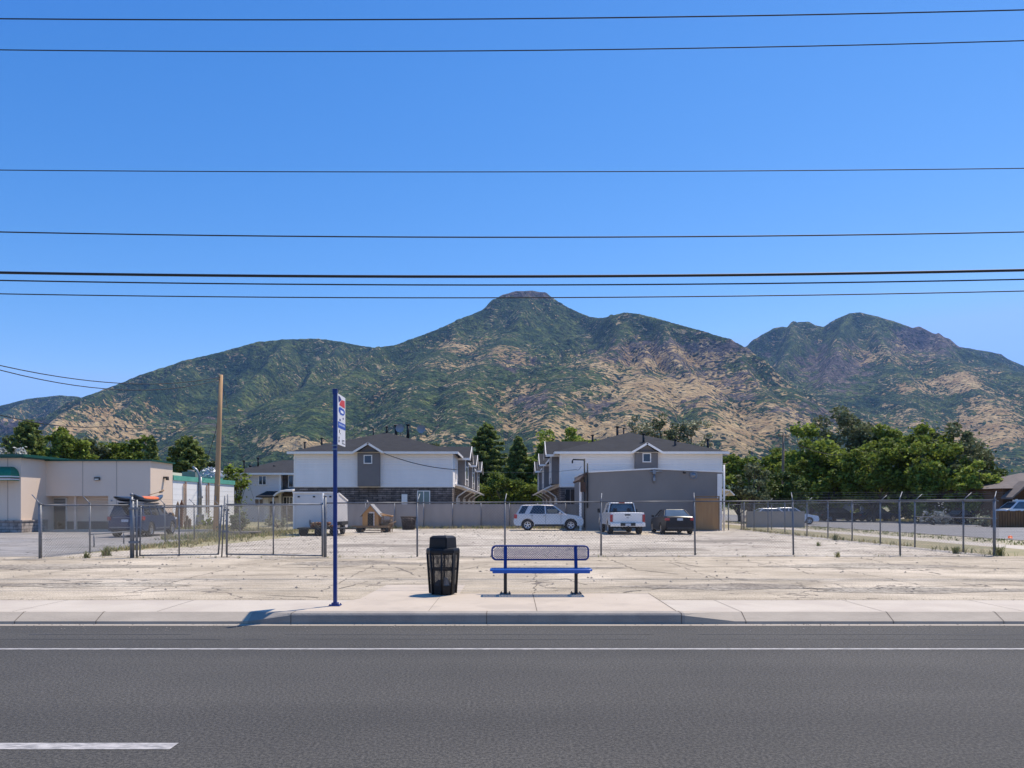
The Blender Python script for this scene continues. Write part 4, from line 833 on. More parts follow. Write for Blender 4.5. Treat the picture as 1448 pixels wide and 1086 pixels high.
# ================================================================ FENCES
M_fpost = mat('dark galvanised steel', (.21,.22,.235), (.14,.148,.16), scale=5, rough=.5, metal=.4)
M_mesh = mat('chain link wire', (.17,.17,.172), (.11,.11,.112), scale=3, rough=.5, metal=.2)
def mesh_wires(mb, p0, p1, z0, z1, off=0.0, sp=.095, r=.0021):
    """chain link between two ground points: straight woven wires both ways"""
    p0, p1 = Vector((*p0, 0)), Vector((*p1, 0)); d = p1-p0; Lh = d.length; d.normalize(); nrm = Vector((d.y,-d.x,0)); H = z1-z0
    for s in (1, -1):
        k = int(math.floor(-H/sp))
        while k*sp < Lh:
            a = k*sp; u0, u1 = a, a+H; w0, w1 = z0, z1
            if u0 < 0: w0 = z0-u0; u0 = 0
            if u1 > Lh: w1 = z1-(u1-Lh); u1 = Lh
            k += 1
            if u1-u0 < .02: continue
            if s < 0: u0, u1 = Lh-u0, Lh-u1
            A = p0 + d*u0 + Vector((0,0,w0)) + nrm*(off + s*r*1.3); B = p0 + d*u1 + Vector((0,0,w1)) + nrm*(off + s*r*1.3)
            dd = (B-A).normalized(); a1 = nrm*r; b1 = dd.cross(nrm)*r
            mb.add([A+a1, A-a1*.5+b1*.87, A-a1*.5-b1*.87, B+a1, B-a1*.5+b1*.87, B-a1*.5-b1*.87], [(0,1,4,3),(1,2,5,4),(2,0,3,5)], 0)
def post(T, x, y, h, r=.03, arm=None, cap=True, knob=False, lean=(0,0)):
    b = MB(); b.tube([(x,y,LOT-.05),(x+lean[0],y+lean[1],LOT+h)], r, 8); x, y = x+lean[0], y+lean[1]
    if cap: b.tube([(x,y,LOT+h),(x,y,LOT+h+.035)], r*1.25, 8)
    if knob: b.lathe([(0,-.04),(.04,-.02),(.045,.02),(.03,.05),(0,.06)], (x,y,LOT+h+.06), 'z', 8)
    if arm is not None: b.tube([(x,y,LOT+h),(x+arm[0]*.3,y+arm[1]*.3,LOT+h+.1),(x+arm[0],y+arm[1],LOT+h+arm[2])], .016, 6)
    o = b.build('post', M_fpost, T); return o
def rail(T, p, r=.022, name='rail', m=None):
    b = MB(); b.tube(p, r, 8); return b.build(name, m or M_mesh, T)
def fh(x): return 1.66 + (x+14.5)/30.2*.15     # front fence height drifts upward to the right
def fy(x): return 23.45 + (x+14.5)/30.2*1.2
# front run
T = thing('chain_link_fence', 'long grey chain link fence facing the road, running right from the open gate', 'fence', (0,0,0))
fx = [PX(460,24.0), PX(590,24.3), PX(714,24.5), PX(850,24.6), PX(983,24.7), PX(1122,25.3), PX(1273,25.0), 15.6]
fyy = [24.0,24.3,24.6,24.8,25.0,25.15,24.9,24.7]
fx = [PX(460,24.0), PX(590,24.3), PX(714,24.6), PX(850,24.8), PX(983,25.0), PX(1122,25.15), PX(1273,24.9), 15.6]
for i, (x, y) in enumerate(zip(fx, fyy)):
    post(T, x, y, fh(x)+(.2 if i == 0 else .0), .03 if 0 < i < 7 else .045, arm=(None if i == 0 else (.05 if i < 6 else .22, .25, .28)), lean=(-.03 if i in (4,5,6) else 0, .0))
for i in range(7): rail(T, [(fx[i],fyy[i],LOT+fh(fx[i])),(fx[i+1],fyy[i+1],LOT+fh(fx[i+1]))])
for i in range(7):
    mb = MB(); mesh_wires(mb, (fx[i],fyy[i]), (fx[i+1],fyy[i+1]), LOT+.02, LOT+fh((fx[i]+fx[i+1])/2)-.01, .03); mb.build('wire_mesh', M_mesh, T, fix=False)
for dz in (.12,.2,.27):
    b = MB(); pts = []
    for i in range(5,8): pts.append((fx[i]+.05*dz*3, fyy[i]+.9*dz, LOT+fh(fx[i])+dz))
    b.tube(pts, .003, 4); b.build('barbed_wire', M_fpost, T)
# side run on the right
T = thing('chain_link_fence', 'chain link fence along the right side of the lot, angled barbed wire arms on top', 'fence')
sy = [24.7,26.6,29.8,32.6,35.3,38.0,40.7,44.0,46.9,49.6,52.4]; sx = [15.72]*11
for i, y in enumerate(sy):
    if i: post(T, sx[i], y, 1.80, .03, arm=(.28,.0,.27) if i in (1,2,3,6,8) else None)
for i in range(10): rail(T, [(sx[i],sy[i],LOT+1.78),(sx[i],sy[i+1],LOT+1.78)]); 
for i in range(10):
    mb = MB(); mesh_wires(mb, (sx[i],sy[i]), (sx[i],sy[i+1]), LOT+.02, LOT+1.77, .03, sp=.095 if i < 4 else .13, r=.0022 if i < 4 else .0035); mb.build('wire_mesh', M_mesh, T, fix=False)
for k in range(3):
    b = MB(); b.tube([(15.72+.08+.09*k,y,LOT+1.88+.085*k) for y in sy], .0035, 4); b.build('barbed_wire', M_fpost, T)
b = MB(); b.tube([(15.72,24.75,LOT+1.2),(15.72,29.8,LOT+1.2)], .02, 6); b.build('rail', M_mesh, T)
# street-side low handrail beyond
o = MB(); o.tube([(15.9,26.5,LOT+1.18),(24,27,LOT+1.10)], .022, 6)
# back corner run to the building
T = thing('chain_link_fence', 'short chain link fence closing the gap beside the grey building', 'fence')
bp_ = [(15.72,52.4),(PX(1052,51.5),51.5),(PX(1030,51.2),51.2)]
for i, p in enumerate(bp_[1:]): post(T, *p, 1.9 if i == 0 else 1.75, .04)
post(T, PX(1091,52.2), 52.2, 1.7, .03)
for i in range(2):
    rail(T, [(*bp_[i],LOT+1.72),(*bp_[i+1],LOT+1.72)]); mb = MB(); mesh_wires(mb, bp_[i], bp_[i+1], LOT+.02, LOT+1.72, .03, sp=.13, r=.0035); mb.build('wire_mesh', M_mesh, T, fix=False)
# left end panel and left side run
T = thing('chain_link_fence', 'chain link fence panel at far left with tilted barbed wire arms', 'fence')
lx0, ly0 = PX(57,23.5), 23.5; lx1, ly1 = PX(184,23.6), 23.75
post(T, lx0, ly0, 1.66, .05, arm=(-.32,.1,.30)); post(T, lx1, ly1, 1.78, .055); xm_ = PX(127,25.9)
rail(T, [(lx0,ly0,LOT+1.62),(lx1,ly1,LOT+1.64)]); mb = MB(); mesh_wires(mb, (lx0,ly0), (lx1,ly1), LOT+.02, LOT+1.62, .03); mb.build('wire_mesh', M_mesh, T, fix=False)
T = thing('chain_link_fence', 'chain link fence along the left side of the lot beside the driveway', 'fence')
ly = [23.6,26.2,29.1,31.9,34.8,37.7,40.7,43.6,46.4,49.2,52.0]; lxx = [-14.48]*11
for i, y in enumerate(ly):
    if i: post(T, lxx[i], y, 1.68 if i < 5 else 1.62, .03, arm=(-.26,.05,.26) if i in (1,3,4,5) else None, lean=(.04*(i%3-1),0))
for i in range(10): rail(T, [(lxx[i],ly[i],LOT+1.64),(lxx[i],ly[i+1],LOT+1.64)])
for i in range(10):
    mb = MB(); mesh_wires(mb, (lxx[i],ly[i]), (lxx[i],ly[i+1]), LOT+.02, LOT+1.63, .03, sp=.095 if i < 4 else .13, r=.0022 if i < 4 else .0035); mb.build('wire_mesh', M_mesh, T, fix=False)
for k in range(2):
    b = MB(); b.tube([(-14.55-.1*k,y,LOT+1.78+.1*k) for y in ly[1:8]], .004, 4); b.build('barbed_wire', M_fpost, T)
# tall gate post with knob
T = thing('gate_post', 'thick steel gate post with a round knob on top, left of the gates', 'post', (0,0,0))
gx = PX(187.5,23.75); gy = 23.75
for dx, h, r_ in ((-.03,1.90,.05),(.13,1.80,.035)):
    b = MB(); b.tube([(gx+dx,gy,LOT-.05),(gx+dx,gy,LOT+h)], r_, 10)
    if r_ > .04: b.lathe([(0,-.05),(.05,-.02),(.055,.03),(.03,.06),(0,.07)], (gx+dx,gy,LOT+h+.05), 'z', 10)
    b.build('post', M_fpost, T)
b = MB()
for z in (.45, 1.5): b.box(gx-.1,gx+.2,gy-.06,gy+.06,LOT+z,LOT+z+.07)
b.build('hinge', M_fpost, T)
def gate(label, xa, xb, ya, yb, za, zb, tops=(1.62,1.62), extra=(), lean=0, name='fence_gate'):
    T = thing(name, label, 'gate', (xa, ya, LOT)); dx, dy = xb-xa, yb-ya
    b = MB(); r_ = .024
    b.tube([(0,0,za),(0+lean*.3,0,tops[0]+.05)], r_, 8); b.tube([(dx,dy,zb),(dx+lean,dy,tops[1]+.05)], r_, 8)
    b.tube([(0,0,za+.02),(dx,dy,zb+.02)], r_, 8); b.tube([(lean*.3,0,tops[0]),(dx+lean,dy,tops[1])], r_, 8)
    b.build('gate_frame', M_fpost, T)
    mb = MB(); mesh_wires(mb, (.02,0), (dx-.02,dy), za+.03, min(tops)-.01, 0); mb.build('wire_mesh', M_mesh, T, fix=False)
    for (t, h) in extra:
        b = MB(); b.tube([(dx*t,dy*t,za),(dx*t,dy*t,h)], r_*.9, 8); b.build('brace', M_fpost, T)
gate('left chain link gate leaf hanging from the knobbed post', gx+.2, PX(309.5,24.0), 23.8, 23.95, .05, .08, (1.56,1.60), ((.5,1.6),), .12)
gate('right chain link gate leaf meeting the left leaf, before the white cargo trailer', PX(321,24.0), PX(456,23.95), 23.95, 23.92, .08, .04, (1.66,1.66), ((.49,1.66),), 0)
T = thing('gate_stop', 'pair of thin upright steel drop bars where the two gate leaves meet', 'gate latch')
for c0, c1, rt in ((313.5,318,701),(321,322,699)):
    b = MB(); b.tube([(PX(c0,24.02),24.02,LOT),(PX(c1,24.02),24.02,PZ(rt,24.02))], .022, 8); b.build('drop_bar', M_fpost, T)
b = MB(); b.box(PX(314,24.0),PX(324,24.0),23.97,24.03,LOT+.78,LOT+.84); b.box(PX(316,24.0),PX(324,24.0),23.97,24.03,LOT+1.46,LOT+1.52); b.build('latch', M_fpost, T)
b = MB(); b.tube([(0,0,0),(0,0,2.02)], .032, 8); o = b.build('gate_post', mat('white pvc post',(.62,.62,.60)), None); o.location = (PX(456.5,24.1), 24.12, LOT); tag(o, 'slim white post between the right gate leaf and front fence', 'post')
# low pipe barrier left, inside the driveway
b = MB(); x0, y0 = PX(133,30), 30; b.tube([(x0,y0,LOT),(x0,y0,LOT+.5)], .03, 6); b.tube([(x0-.2,y0,LOT+.5),(PX(187,33),33,LOT+.52)], .03, 6); b.tube([(PX(180,33),32.7,LOT),(PX(180,33),32.7,LOT+.5)], .03, 6)
tag(b.build('pipe_barrier', M_fpost, None), 'low single rail pipe barrier behind the leftmost fence panel', 'barrier')

# ================================================================ BUS STOP FURNITURE
M_blue = mat('navy blue powder coat', (.008,.034,.19), (.007,.028,.15), scale=8, rough=.32, contrast=.6)
M_bseat = mat('bright blue vinyl coat', (.010,.10,.42), (.008,.08,.35), scale=10, rough=.3, contrast=.6)
M_blk = mat('black plastic', (.006,.006,.007), (.012,.012,.013), scale=3, rough=.5, spec=.3)
M_blkm = mat('black powder coat', (.012,.012,.014), rough=.35)
# sign
bx_, by_ = PX(474,12.26), 12.26; H_ = 3.46
T = thing('bus_stop_sign', 'tall slim blue bus stop pole with white panel seen nearly edge on', 'bus stop', (bx_,by_,LOT+.006))
b = MB(); b.box(-.029,.029,-.029,.029,.01,H_); b.build('pole', M_blue, T, bevel=.006)
b = MB(); b.box(-.036,.036,-.036,.036,H_-.07,H_); b.box(-.041,.041,-.041,.041,H_,H_+.015); b.build('cap', M_blue, T, bevel=.004)
b = MB(); b.box(-.09,.09,-.09,.09,.0,.014); b.box(-.05,.05,-.05,.05,.014,.05)
for sx_ in (-.07,.07):
    for sy_ in (-.07,.07): b.tube([(sx_,sy_,.014),(sx_,sy_,.034)], .01, 6)
b.build('base_plate', M_blue, T, bevel=.003)
b = MB()
for z in (2.5,2.56): b.box(-.04,.04,-.045,-.036,z-.0,z+.02)
b.build('bracket', M_pipe, T)
X = .038; z1 = PZ(557,12.3)-LOT; z0 = PZ(629,12.3)-LOT; y0_, y1_ = -.0, .56
b = MB(); b.box(X-.004,X+.002,y0_,y1_,z0,z1); sg = b.build('sign_panel', mat('white sign sheeting', (.82,.82,.83), (.78,.78,.79), rough=.35), T)
def onsign(name, polys, m, dx=.0035):
    q = MB()
    for p in polys: q.slab([(X+dx, y0_+u*(y1_-y0_), z0+v*(z1-z0)) for u, v in p], .0012)
    return q.build(name, m, sg)
M_sb = mat('sign blue', (.01,.08,.42)); M_sn = mat('sign navy', (.012,.03,.18)); M_sr = mat('sign red', (.62,.05,.06)); M_sk = mat('sign black', (.03,.03,.035))
# emblem: navy and red block over a slanted blue bus shape
onsign('emblem_navy', [[(.08,.90),(.08,.965),(.30,.955),(.46,.915),(.30,.87),(.12,.83)]], M_sn)
onsign('emblem_red', [[(.20,.80),(.34,.865),(.48,.91),(.90,.93),(.92,.775),(.20,.785)]], M_sr)
a_ = [(.12,.73),(.30,.755),(.80,.745),(.92,.71),(.88,.655),(.70,.615),(.34,.61),(.12,.66)]; onsign('emblem_blue', [a_], M_sb)
onsign('emblem_window', [[(.34,.70),(.70,.70),(.74,.66),(.66,.645),(.36,.65)]], mat('sign white', (.8,.8,.8)), .005)
onsign('wheel_mark', [[(.62,.555),(.66,.575),(.74,.575),(.78,.555),(.74,.535),(.66,.535)], [(.2,.50),(.24,.52),(.34,.52),(.38,.50),(.34,.475),(.24,.475)]], M_sn)
onsign('route_band', [[(.03,.335),(.03,.455),(.99,.455),(.99,.335)]], M_sb)
onsign('route_lettering', [[(.12+.1*k,.385),(.12+.1*k,.425),(.18+.1*k,.425),(.18+.1*k,.385)] for k in range(8)], mat('sign pale blue', (.45,.55,.75)), .005)
onsign('stop_number', [[(.18,.24),(.18,.30),(.26,.30),(.26,.24)],[(.30,.22),(.30,.235),(.36,.235),(.36,.22)]], M_sk)
onsign('small_print', [[(.10,.05),(.10,.10),(.22,.10),(.22,.05)],[(.12,.12),(.12,.16),(.2,.16),(.2,.12)],[(.55,.04),(.55,.055),(.92,.055),(.92,.04)],[(.55,.07),(.55,.12),(.60,.12),(.60,.07)],[(.66,.07),(.66,.12),(.86,.12),(.86,.105),(.70,.105),(.70,.07)]], M_sk)

# litter bin
M_perf = bpy.data.materials.new('perforated black metal'); M_perf.use_nodes = True; n = M_perf.node_tree; MATS['perf'] = M_perf
pb = n.nodes['Principled BSDF']; pb.inputs['Base Color'].default_value = (.018,.018,.02,1); pb.inputs['Roughness'].default_value = .45
tcn = n.nodes.new('ShaderNodeTexCoord'); vr = n.nodes.new('ShaderNodeTexVoronoi'); vr.inputs['Scale'].default_value = 170; vr.inputs['Randomness'].default_value = 0; n.links.new(tcn.outputs['Object'], vr.inputs[0])
th = n.nodes.new('ShaderNodeMath'); th.operation = 'LESS_THAN'; th.inputs[1].default_value = .45; n.links.new(vr.outputs['Distance'], th.inputs[0])
trn = n.nodes.new('ShaderNodeBsdfTransparent'); mxs = n.nodes.new('ShaderNodeMixShader'); n.links.new(th.outputs[0], mxs.inputs[0]); n.links.new(pb.outputs[0], mxs.inputs[1]); n.links.new(trn.outputs[0], mxs.inputs[2]); n.links.new(mxs.outputs[0], n.nodes['Material Output'].inputs[0])
T = thing('litter_bin', 'black octagonal litter bin with square hood on the bus pad', 'litter bin', (PX(626.5,13.9),13.88,LOT+.006), R(0))
def octr(R_, z, n=8, ph=-math.pi/2): return [Vector((math.cos(ph+k*2*math.pi/n)*R_, math.sin(ph+k*2*math.pi/n)*R_, z)) for k in range(n)]
Rb, Rt, zb, zt_ = .235, .285, .02, .76
def Rz(z): return Rb + (Rt-Rb)*(z-zb)/(zt_-zb)
def ring(mb, z0, z1, o=0.0, t=.012, segs=range(8)):
    A = octr(Rz(z0)+o, z0); B = octr(Rz(z1)+o, z1); A2 = octr(Rz(z0)+o-t, z0); B2 = octr(Rz(z1)+o-t, z1)
    for k in segs:
        j = (k+1)%8; mb.add([A[k],A[j],B[j],B[k],A2[k],A2[j],B2[j],B2[k]], [(0,1,2,3),(5,4,7,6),(3,2,6,7),(1,0,4,5),(0,3,7,4),(2,1,5,6)])
b = MB(); ring(b, zb, .17); ring(b, .44, .475); ring(b, .725, .765)
for k in range(8):
    A, B = octr(Rz(zb)+.002, zb)[k], octr(Rz(zt_)+.002, zt_)[k]; b.tube([A, B], .019, 6)
b.poly(octr(Rb-.01, .03)); b.build('frame', M_blk, T)
b = MB(); 
for (z0,z1) in ((.17,.44),(.475,.725)): 
    A = octr(Rz(z0)-.008, z0); B = octr(Rz(z1)-.008, z1)
    for k in range(8): j=(k+1)%8; b.poly([A[k],A[j],B[j],B[k]])
b.build('mesh_panel', M_perf, T)
b = MB()
for pr, n_ in (([(.30,.745),(.305,.76),(.305,.80),(.30,.815),(.29,.835),(.22,.845),(0,.845)],8),):
    prev = None
    for r_, z in [(.27,.745)]+pr:
        cur = octr(max(r_,.001), z)
        if prev: 
            for k in range(8): j=(k+1)%8; b.poly([prev[k],prev[j],cur[j],cur[k]])
        prev = cur
b.build('rim', M_blk, T, bevel=.004)
Mh = Matrix.Rotation(R(-24), 4, 'Z')
b = MB(); s = .185; b.add([Mh@Vector(p) for p in ((-s,-s,.83),(s,-s,.83),(s,s,.83),(-s,s,.83),(-s+.008,-s+.012,1.03),(s-.008,-s+.012,1.03),(s-.008,s-.012,1.03),(-s+.008,s-.012,1.03),(-s+.045,-s+.05,1.062),(s-.045,-s+.05,1.062),(s-.045,s-.05,1.062),(-s+.045,s-.05,1.062))],
      [(0,1,5,4),(1,2,6,5),(2,3,7,6),(3,0,4,7),(4,5,9,8),(5,6,10,9),(6,7,11,10),(7,4,8,11),(8,9,10,11),(3,2,1,0)]); b.build('hood', M_blk, T, bevel=.006)
b = MB(); b.box(-s+.03,s-.03,-s-.004,-s+.02,.855,1.0, M=Mh); b.build('flap', mat('deep black rubber',(.004,.004,.004),rough=.6), T)
b = MB(); 
for k,(h_) in enumerate((.30,.33,.27,.31,.36,.28,.30,.34)): pass
pv=[]; 
for k in range(14):
    t=k/14*6.2832; pv.append((math.cos(t)*.17*random.uniform(.8,1.1), math.sin(t)*.17*random.uniform(.8,1.1)))
b.add([(x*.8,y*.8,.05) for x,y in pv]+[(x,y,random.uniform(.15,.22)) for x,y in pv]+[(x*.5,y*.5,random.uniform(.2,.28)) for x,y in pv], [(i,(i+1)%14,14+(i+1)%14,14+i) for i in range(14)]+[(14+i,14+(i+1)%14,28+(i+1)%14,28+i) for i in range(14)]+[tuple(range(28,42))], 0, True)
o = b.build('rubbish_bag', mat('black bin liner',(.012,.013,.02),(.05,.055,.07),scale=9,rough=.25), None); o.location = (PX(626.5,13.9),13.88,LOT+.006); tag(o, 'crumpled black rubbish bag inside the litter bin', 'rubbish bag')
b = MB(); b.add([(.03,-.19,.17),(.13,-.16,.17),(.10,-.155,.30),(.05,-.175,.32),(.03,-.16,.17),(.13,-.13,.17),(.10,-.13,.30),(.05,-.15,.32)], [(0,1,2,3),(7,6,5,4),(0,3,7,4),(1,5,6,2),(3,2,6,7),(0,4,5,1)])
o = b.build('paper_cup', mat('white paper',(.75,.75,.75)), None); o.location = (PX(626.5,13.9),13.88,LOT+.006); tag(o, 'small white crumpled paper cup showing through the bin mesh', 'paper cup')

# bench
T = thing('park_bench', 'blue metal bench with mesh backrest on two black posts', 'bench', (PX(764.3,13.9),13.92,LOT+.006))
hb = .885; zb0, zb1 = .615, .865
def rrect(x0, x1, z0, z1, r_, n=6):
    pts = []
    for cx_, cz_, a0 in ((x1-r_,z1-r_,0),(x0+r_,z1-r_,90),(x0+r_,z0+r_,180),(x1-r_,z0+r_,270)):
        for k in range(n+1): a = R(a0+90*k/n); pts.append((cx_+math.cos(a)*r_, cz_+math.sin(a)*r_))
    return pts
by = .10
def bz(z): return by + (z-.6)*.16
rp = rrect(-hb, hb, zb0, zb1, .075); loop = [(x, bz(z), z) for x, z in rp]; loop.append(loop[0]); loop.append(loop[1])
b = MB(); b.tube(loop, .017, 10, caps=False); bk = b.build('backrest', M_blue, T)
# expanded metal: diamond strands
def expanded(mb, inside, x0, x1, z0, z1, fx_, sp=.021, hgt=.8, r_=.0056):
    c = []
    for s_ in (1,-1):
        k = x0-(z1-z0)/hgt
        while k < x1:
            pts = []; n_ = 14
            for i in range(n_+1):
                z = z0+(z1-z0)*i/n_; x = k+(z-z0)/hgt if s_ > 0 else k+(z1-z)/hgt
                if inside(x, z): pts.append(fx_(x, z))
                elif len(pts) > 1: break
            if len(pts) > 1: mb.tube(pts, r_, 4, caps=False, smooth=False)
            k += sp*2
b = MB(); expanded(b, lambda x,z: abs(x) < hb-.012 and zb0+.008 < z < zb1-.008 and not (abs(x) > hb-.05 and (z < zb0+.04 or z > zb1-.04)), -hb, hb, zb0, zb1, lambda x,z: (x, bz(z), z)); b.build('back_mesh', M_blue, bk)
# seat: frame with perforated top
sw0, sw1 = -.36, .03; zs = .455
b = MB(); lp = []
for x, y in rrect(-hb-.012, hb+.012, sw0, sw1, .05): lp.append((x, y, zs))
lp += [lp[0], lp[1]]; b.tube(lp, .019, 8, caps=False)
b.box(-hb+.02, hb-.02, sw0-.012, sw0+.004, zs-.05, zs+.012)
st = b.build('seat', M_bseat, T)
b = MB()
k = -hb
while k < hb: b.box(k, k+.012, sw0, sw1, zs+.004, zs+.012); k += .026
k = sw0+.01
while k < sw1: b.box(-hb, hb, k, k+.014, zs-.003, zs+.005); k += .030
b.build('seat_mesh', M_bseat, st)
for x in (-.64,.65):
    b = MB(); b.box(x-.03,x+.03,-.03+.02,.03+.02,.01,.45); lg = b.build('leg', M_blkm, T, bevel=.008)
    b = MB(); b.add([(x-.03,.0,.45),(x+.03,.0,.45),(x+.03,.055,.45),(x-.03,.055,.45),(x-.03,bz(.86)+.0,.87),(x+.03,bz(.86),.87),(x+.03,bz(.86)+.05,.87),(x-.03,bz(.86)+.05,.87)], [(0,1,5,4),(1,2,6,5),(2,3,7,6),(3,0,4,7),(4,5,6,7),(3,2,1,0)]); b.build('back_support', M_blue, T, bevel=.006)
    b = MB(); b.box(x-.10,x+.10,-.09,.13,0,.012)
    for sx_ in (-.075,.075):
        for sy_ in (-.065,.1): b.tube([(x+sx_,sy_,.012),(x+sx_,sy_,.035)], .011, 6)
    b.build('foot_plate', M_blkm, lg, bevel=.003)
    b = MB(); b.box(x-.022,x+.022,sw0+.02,sw1,zs-.06,zs-.02); b.build('seat_bracket', M_blkm, T)

# ================================================================ OVERHEAD WIRES
M_wire = mat('black cable', (.012,.012,.014), rough=.6)
def wire3(rows, rad, label, Y=14.0, group='overhead wires across the sky'):
    Y += 5.2; rad *= 1.36; (ra_, rm_, rb2) = rows; xs_ = [PX(0,Y), PX(724,Y), PX(1448,Y)]; zs_ = [PZ(r_, Y) for r_ in rows]
    co_ = np.polyfit(xs_, zs_, 2); b = MB(); b.tube([(x, Y, float(np.polyval(co_, x))) for x in np.linspace(-58, 58, 70)], rad, 6)
    tag(b.build('overhead_wire', M_wire), label, 'wire', group)
wire3((26.5,26.5,14), .0125, 'topmost of the wires crossing the sky above the road', 14.0)
wire3((70.5,71.5,57.5), .011, 'second wire from the top, just below the topmost wire', 14.2)
wire3((240.5,243,238), .009, 'thin lone wire crossing the sky with wide gaps above and below')
wire3((328,335.5,328), .0125, 'dark wire between the thin lone wire and the thick cable')
wire3((385.5,391,382), .026, 'thickest black cable, uppermost of the low bunch of three', 14.0)
wire3((396.5,403,395), .013, 'middle wire of the low bunch, right under the thick cable', 13.9)
wire3((415.5,421,411.5), .0105, 'lowest of the long wires, touching the main mountain peak', 14.1)
def span(pts, rad, label, n=18, sag=0.0, name='service_wire', group=None):
    """pts: world points; smooth sagging spans"""
    b = MB(); out_ = []
    for i in range(len(pts)-1):
        p, q = Vector(pts[i]), Vector(pts[i+1])
        for k in range(n): t = k/n; v = p.lerp(q, t); v.z -= sag*4*t*(1-t); out_.append(v)
    out_.append(Vector(pts[-1])); b.tube(out_, rad, 5); tag(b.build(name, M_wire), label, 'wire', group)
ptop = P(312, 533, 48)
span([P(-60,502,30), ptop], .022, 'upper cable sagging from the left edge to the wooden pole top', sag=.75)
span([P(-60,506,30), ptop+Vector((0,0,-.15))], .022, 'lower cable sagging from the left edge to the wooden pole top', sag=.95)
span([P(-40,576,40), P(150,603,60), P(330,600,95)], .03, 'thin cable crossing low in front of the left mountain', sag=.4)
span([P(311,560,48), P(305,610,52), P(284,668,55)], .02, 'dark drop cable slanting from the wooden pole to the block annexe', sag=.25)
span([P(314,540,48), P(332,600,62), P(360,708,78)], .012, 'fine drop wire from the wooden pole to the pale grey house', sag=.5)
span([P(543,641,61.4), P(645,664,61.3)], .03, 'drooping service wire on the white wall of the left townhouse', sag=.25)
span([P(645,664,61.3), P(722,668,75), P(815,664,50.4), P(822,659,50.4)], .013, 'service wire spanning the gap between the two townhouse rows', sag=.12)
span([P(1107,616,84), P(1230,636,80), P(1400,620,76)], .03, 'cable sagging right from the far utility pole before the trees', sag=1.2)

# utility poles
M_pole = mat('treated pine pole', (.54,.33,.165), (.40,.235,.115), scale=2.4, rough=.85, stretch=(6,6,.35), bump=.5, bscale=14, contrast=.5, detail=9)
bx0 = P(305, 752, 48); T = thing('utility_pole', 'tall bare orange brown wooden utility pole, slightly leaning, left of the townhouses', 'utility pole', (bx0.x, 48, LOT))
tp = P(312.5, 530, 48); d_ = (tp.x-bx0.x)
b = MB(); b.tube([(0,0,-.1),(d_*.3,0,3),(d_*.65,0,6.5),(d_,0,tp.z-LOT)], [.175,.16,.14,.12], 12); b.build('shaft', M_pole, T)
b = MB(); b.tube([(d_-.02,-.13,tp.z-LOT-.25),(d_-.22,-.2,tp.z-LOT-.2)], .03, 6); b.lathe([(0,-.1),(.05,-.08),(.03,0),(.055,.05),(0,.08)], (d_-.24,-.2,tp.z-LOT-.2), 'z', 8); b.build('insulator', M_pipe, T)
b = MB(); b.lathe([(.152,0),(.16,.0),(.16,.04),(.15,.04)], (d_*.3+.0,0,2.9), 'z', 12); b.box(d_*.2-.03,d_*.2+.03,-.19,-.13,2.0,2.25); b.build('metal_band', M_pipe, T)
pY = 84; q0 = P(1109, 716, pY); T = thing('utility_pole', 'thin far wooden utility pole standing before the dark right hand trees', 'utility pole', (q0.x, pY, LOT))
tz = PZ(613,pY)-LOT; b = MB(); b.tube([(0,0,-.1),(-.15,0,tz*.5),(-.1,0,tz)], [.17,.15,.12], 8); b.build('shaft', mat('old grey brown pole',(.24,.17,.11),(.18,.12,.08),scale=2), T)
b = MB(); b.box(-.75,.55,-.08,.06,tz-.35,tz-.22); b.lathe([(0,-.1),(.07,-.08),(.07,.1),(0,.14)], (-.6,0,tz-.1),'z',8); b.build('crossarm', M_wood, T)
# ================================================================ VEHICLES
def paint(name, c, metal=.0, rough=.28):
    m = mat(name, c, tuple(x*.93 for x in c), scale=.7, rough=rough, metal=metal, contrast=.8); b = m.node_tree.nodes['Principled BSDF']; b.inputs['Coat Weight'].default_value = .7 if max(c) > .2 else .0; b.inputs['Specular IOR Level'].default_value = .5 if max(c) > .2 else .2; b.inputs['Coat Roughness'].default_value = .06; return m
M_silver = paint('silver car paint', (.62,.57,.53), .25, .32); M_wpaint = paint('white truck paint', (.88,.82,.75)); M_bpaint = paint('black car paint', (.008,.009,.014)); M_navy = paint('dark navy car paint', (.018,.042,.10), .2)
M_tyre = mat('tyre rubber', (.022,.021,.02), (.035,.033,.031), scale=8, rough=.9); M_rim = mat('alloy wheel', (.62,.62,.63), (.5,.5,.52), scale=9, rough=.3, metal=.8)
M_trimb = mat('black plastic trim', (.018,.018,.018), rough=.6); M_red = mat('red tail lamp', (.42,.012,.015), (.30,.01,.012), scale=9, rough=.15, spec=.8); M_clear = mat('clear lamp lens', (.72,.74,.76), rough=.1); M_plate = mat('pale licence plate', (.55,.60,.66), rough=.4)
M_cglass = mat('tinted car glass', (.010,.013,.018), (.014,.018,.024), rough=.04, spec=1.0); M_cglass2 = mat('light car glass', (.10,.13,.15), (.06,.08,.09), scale=1.5, rough=.04, spec=1.0)
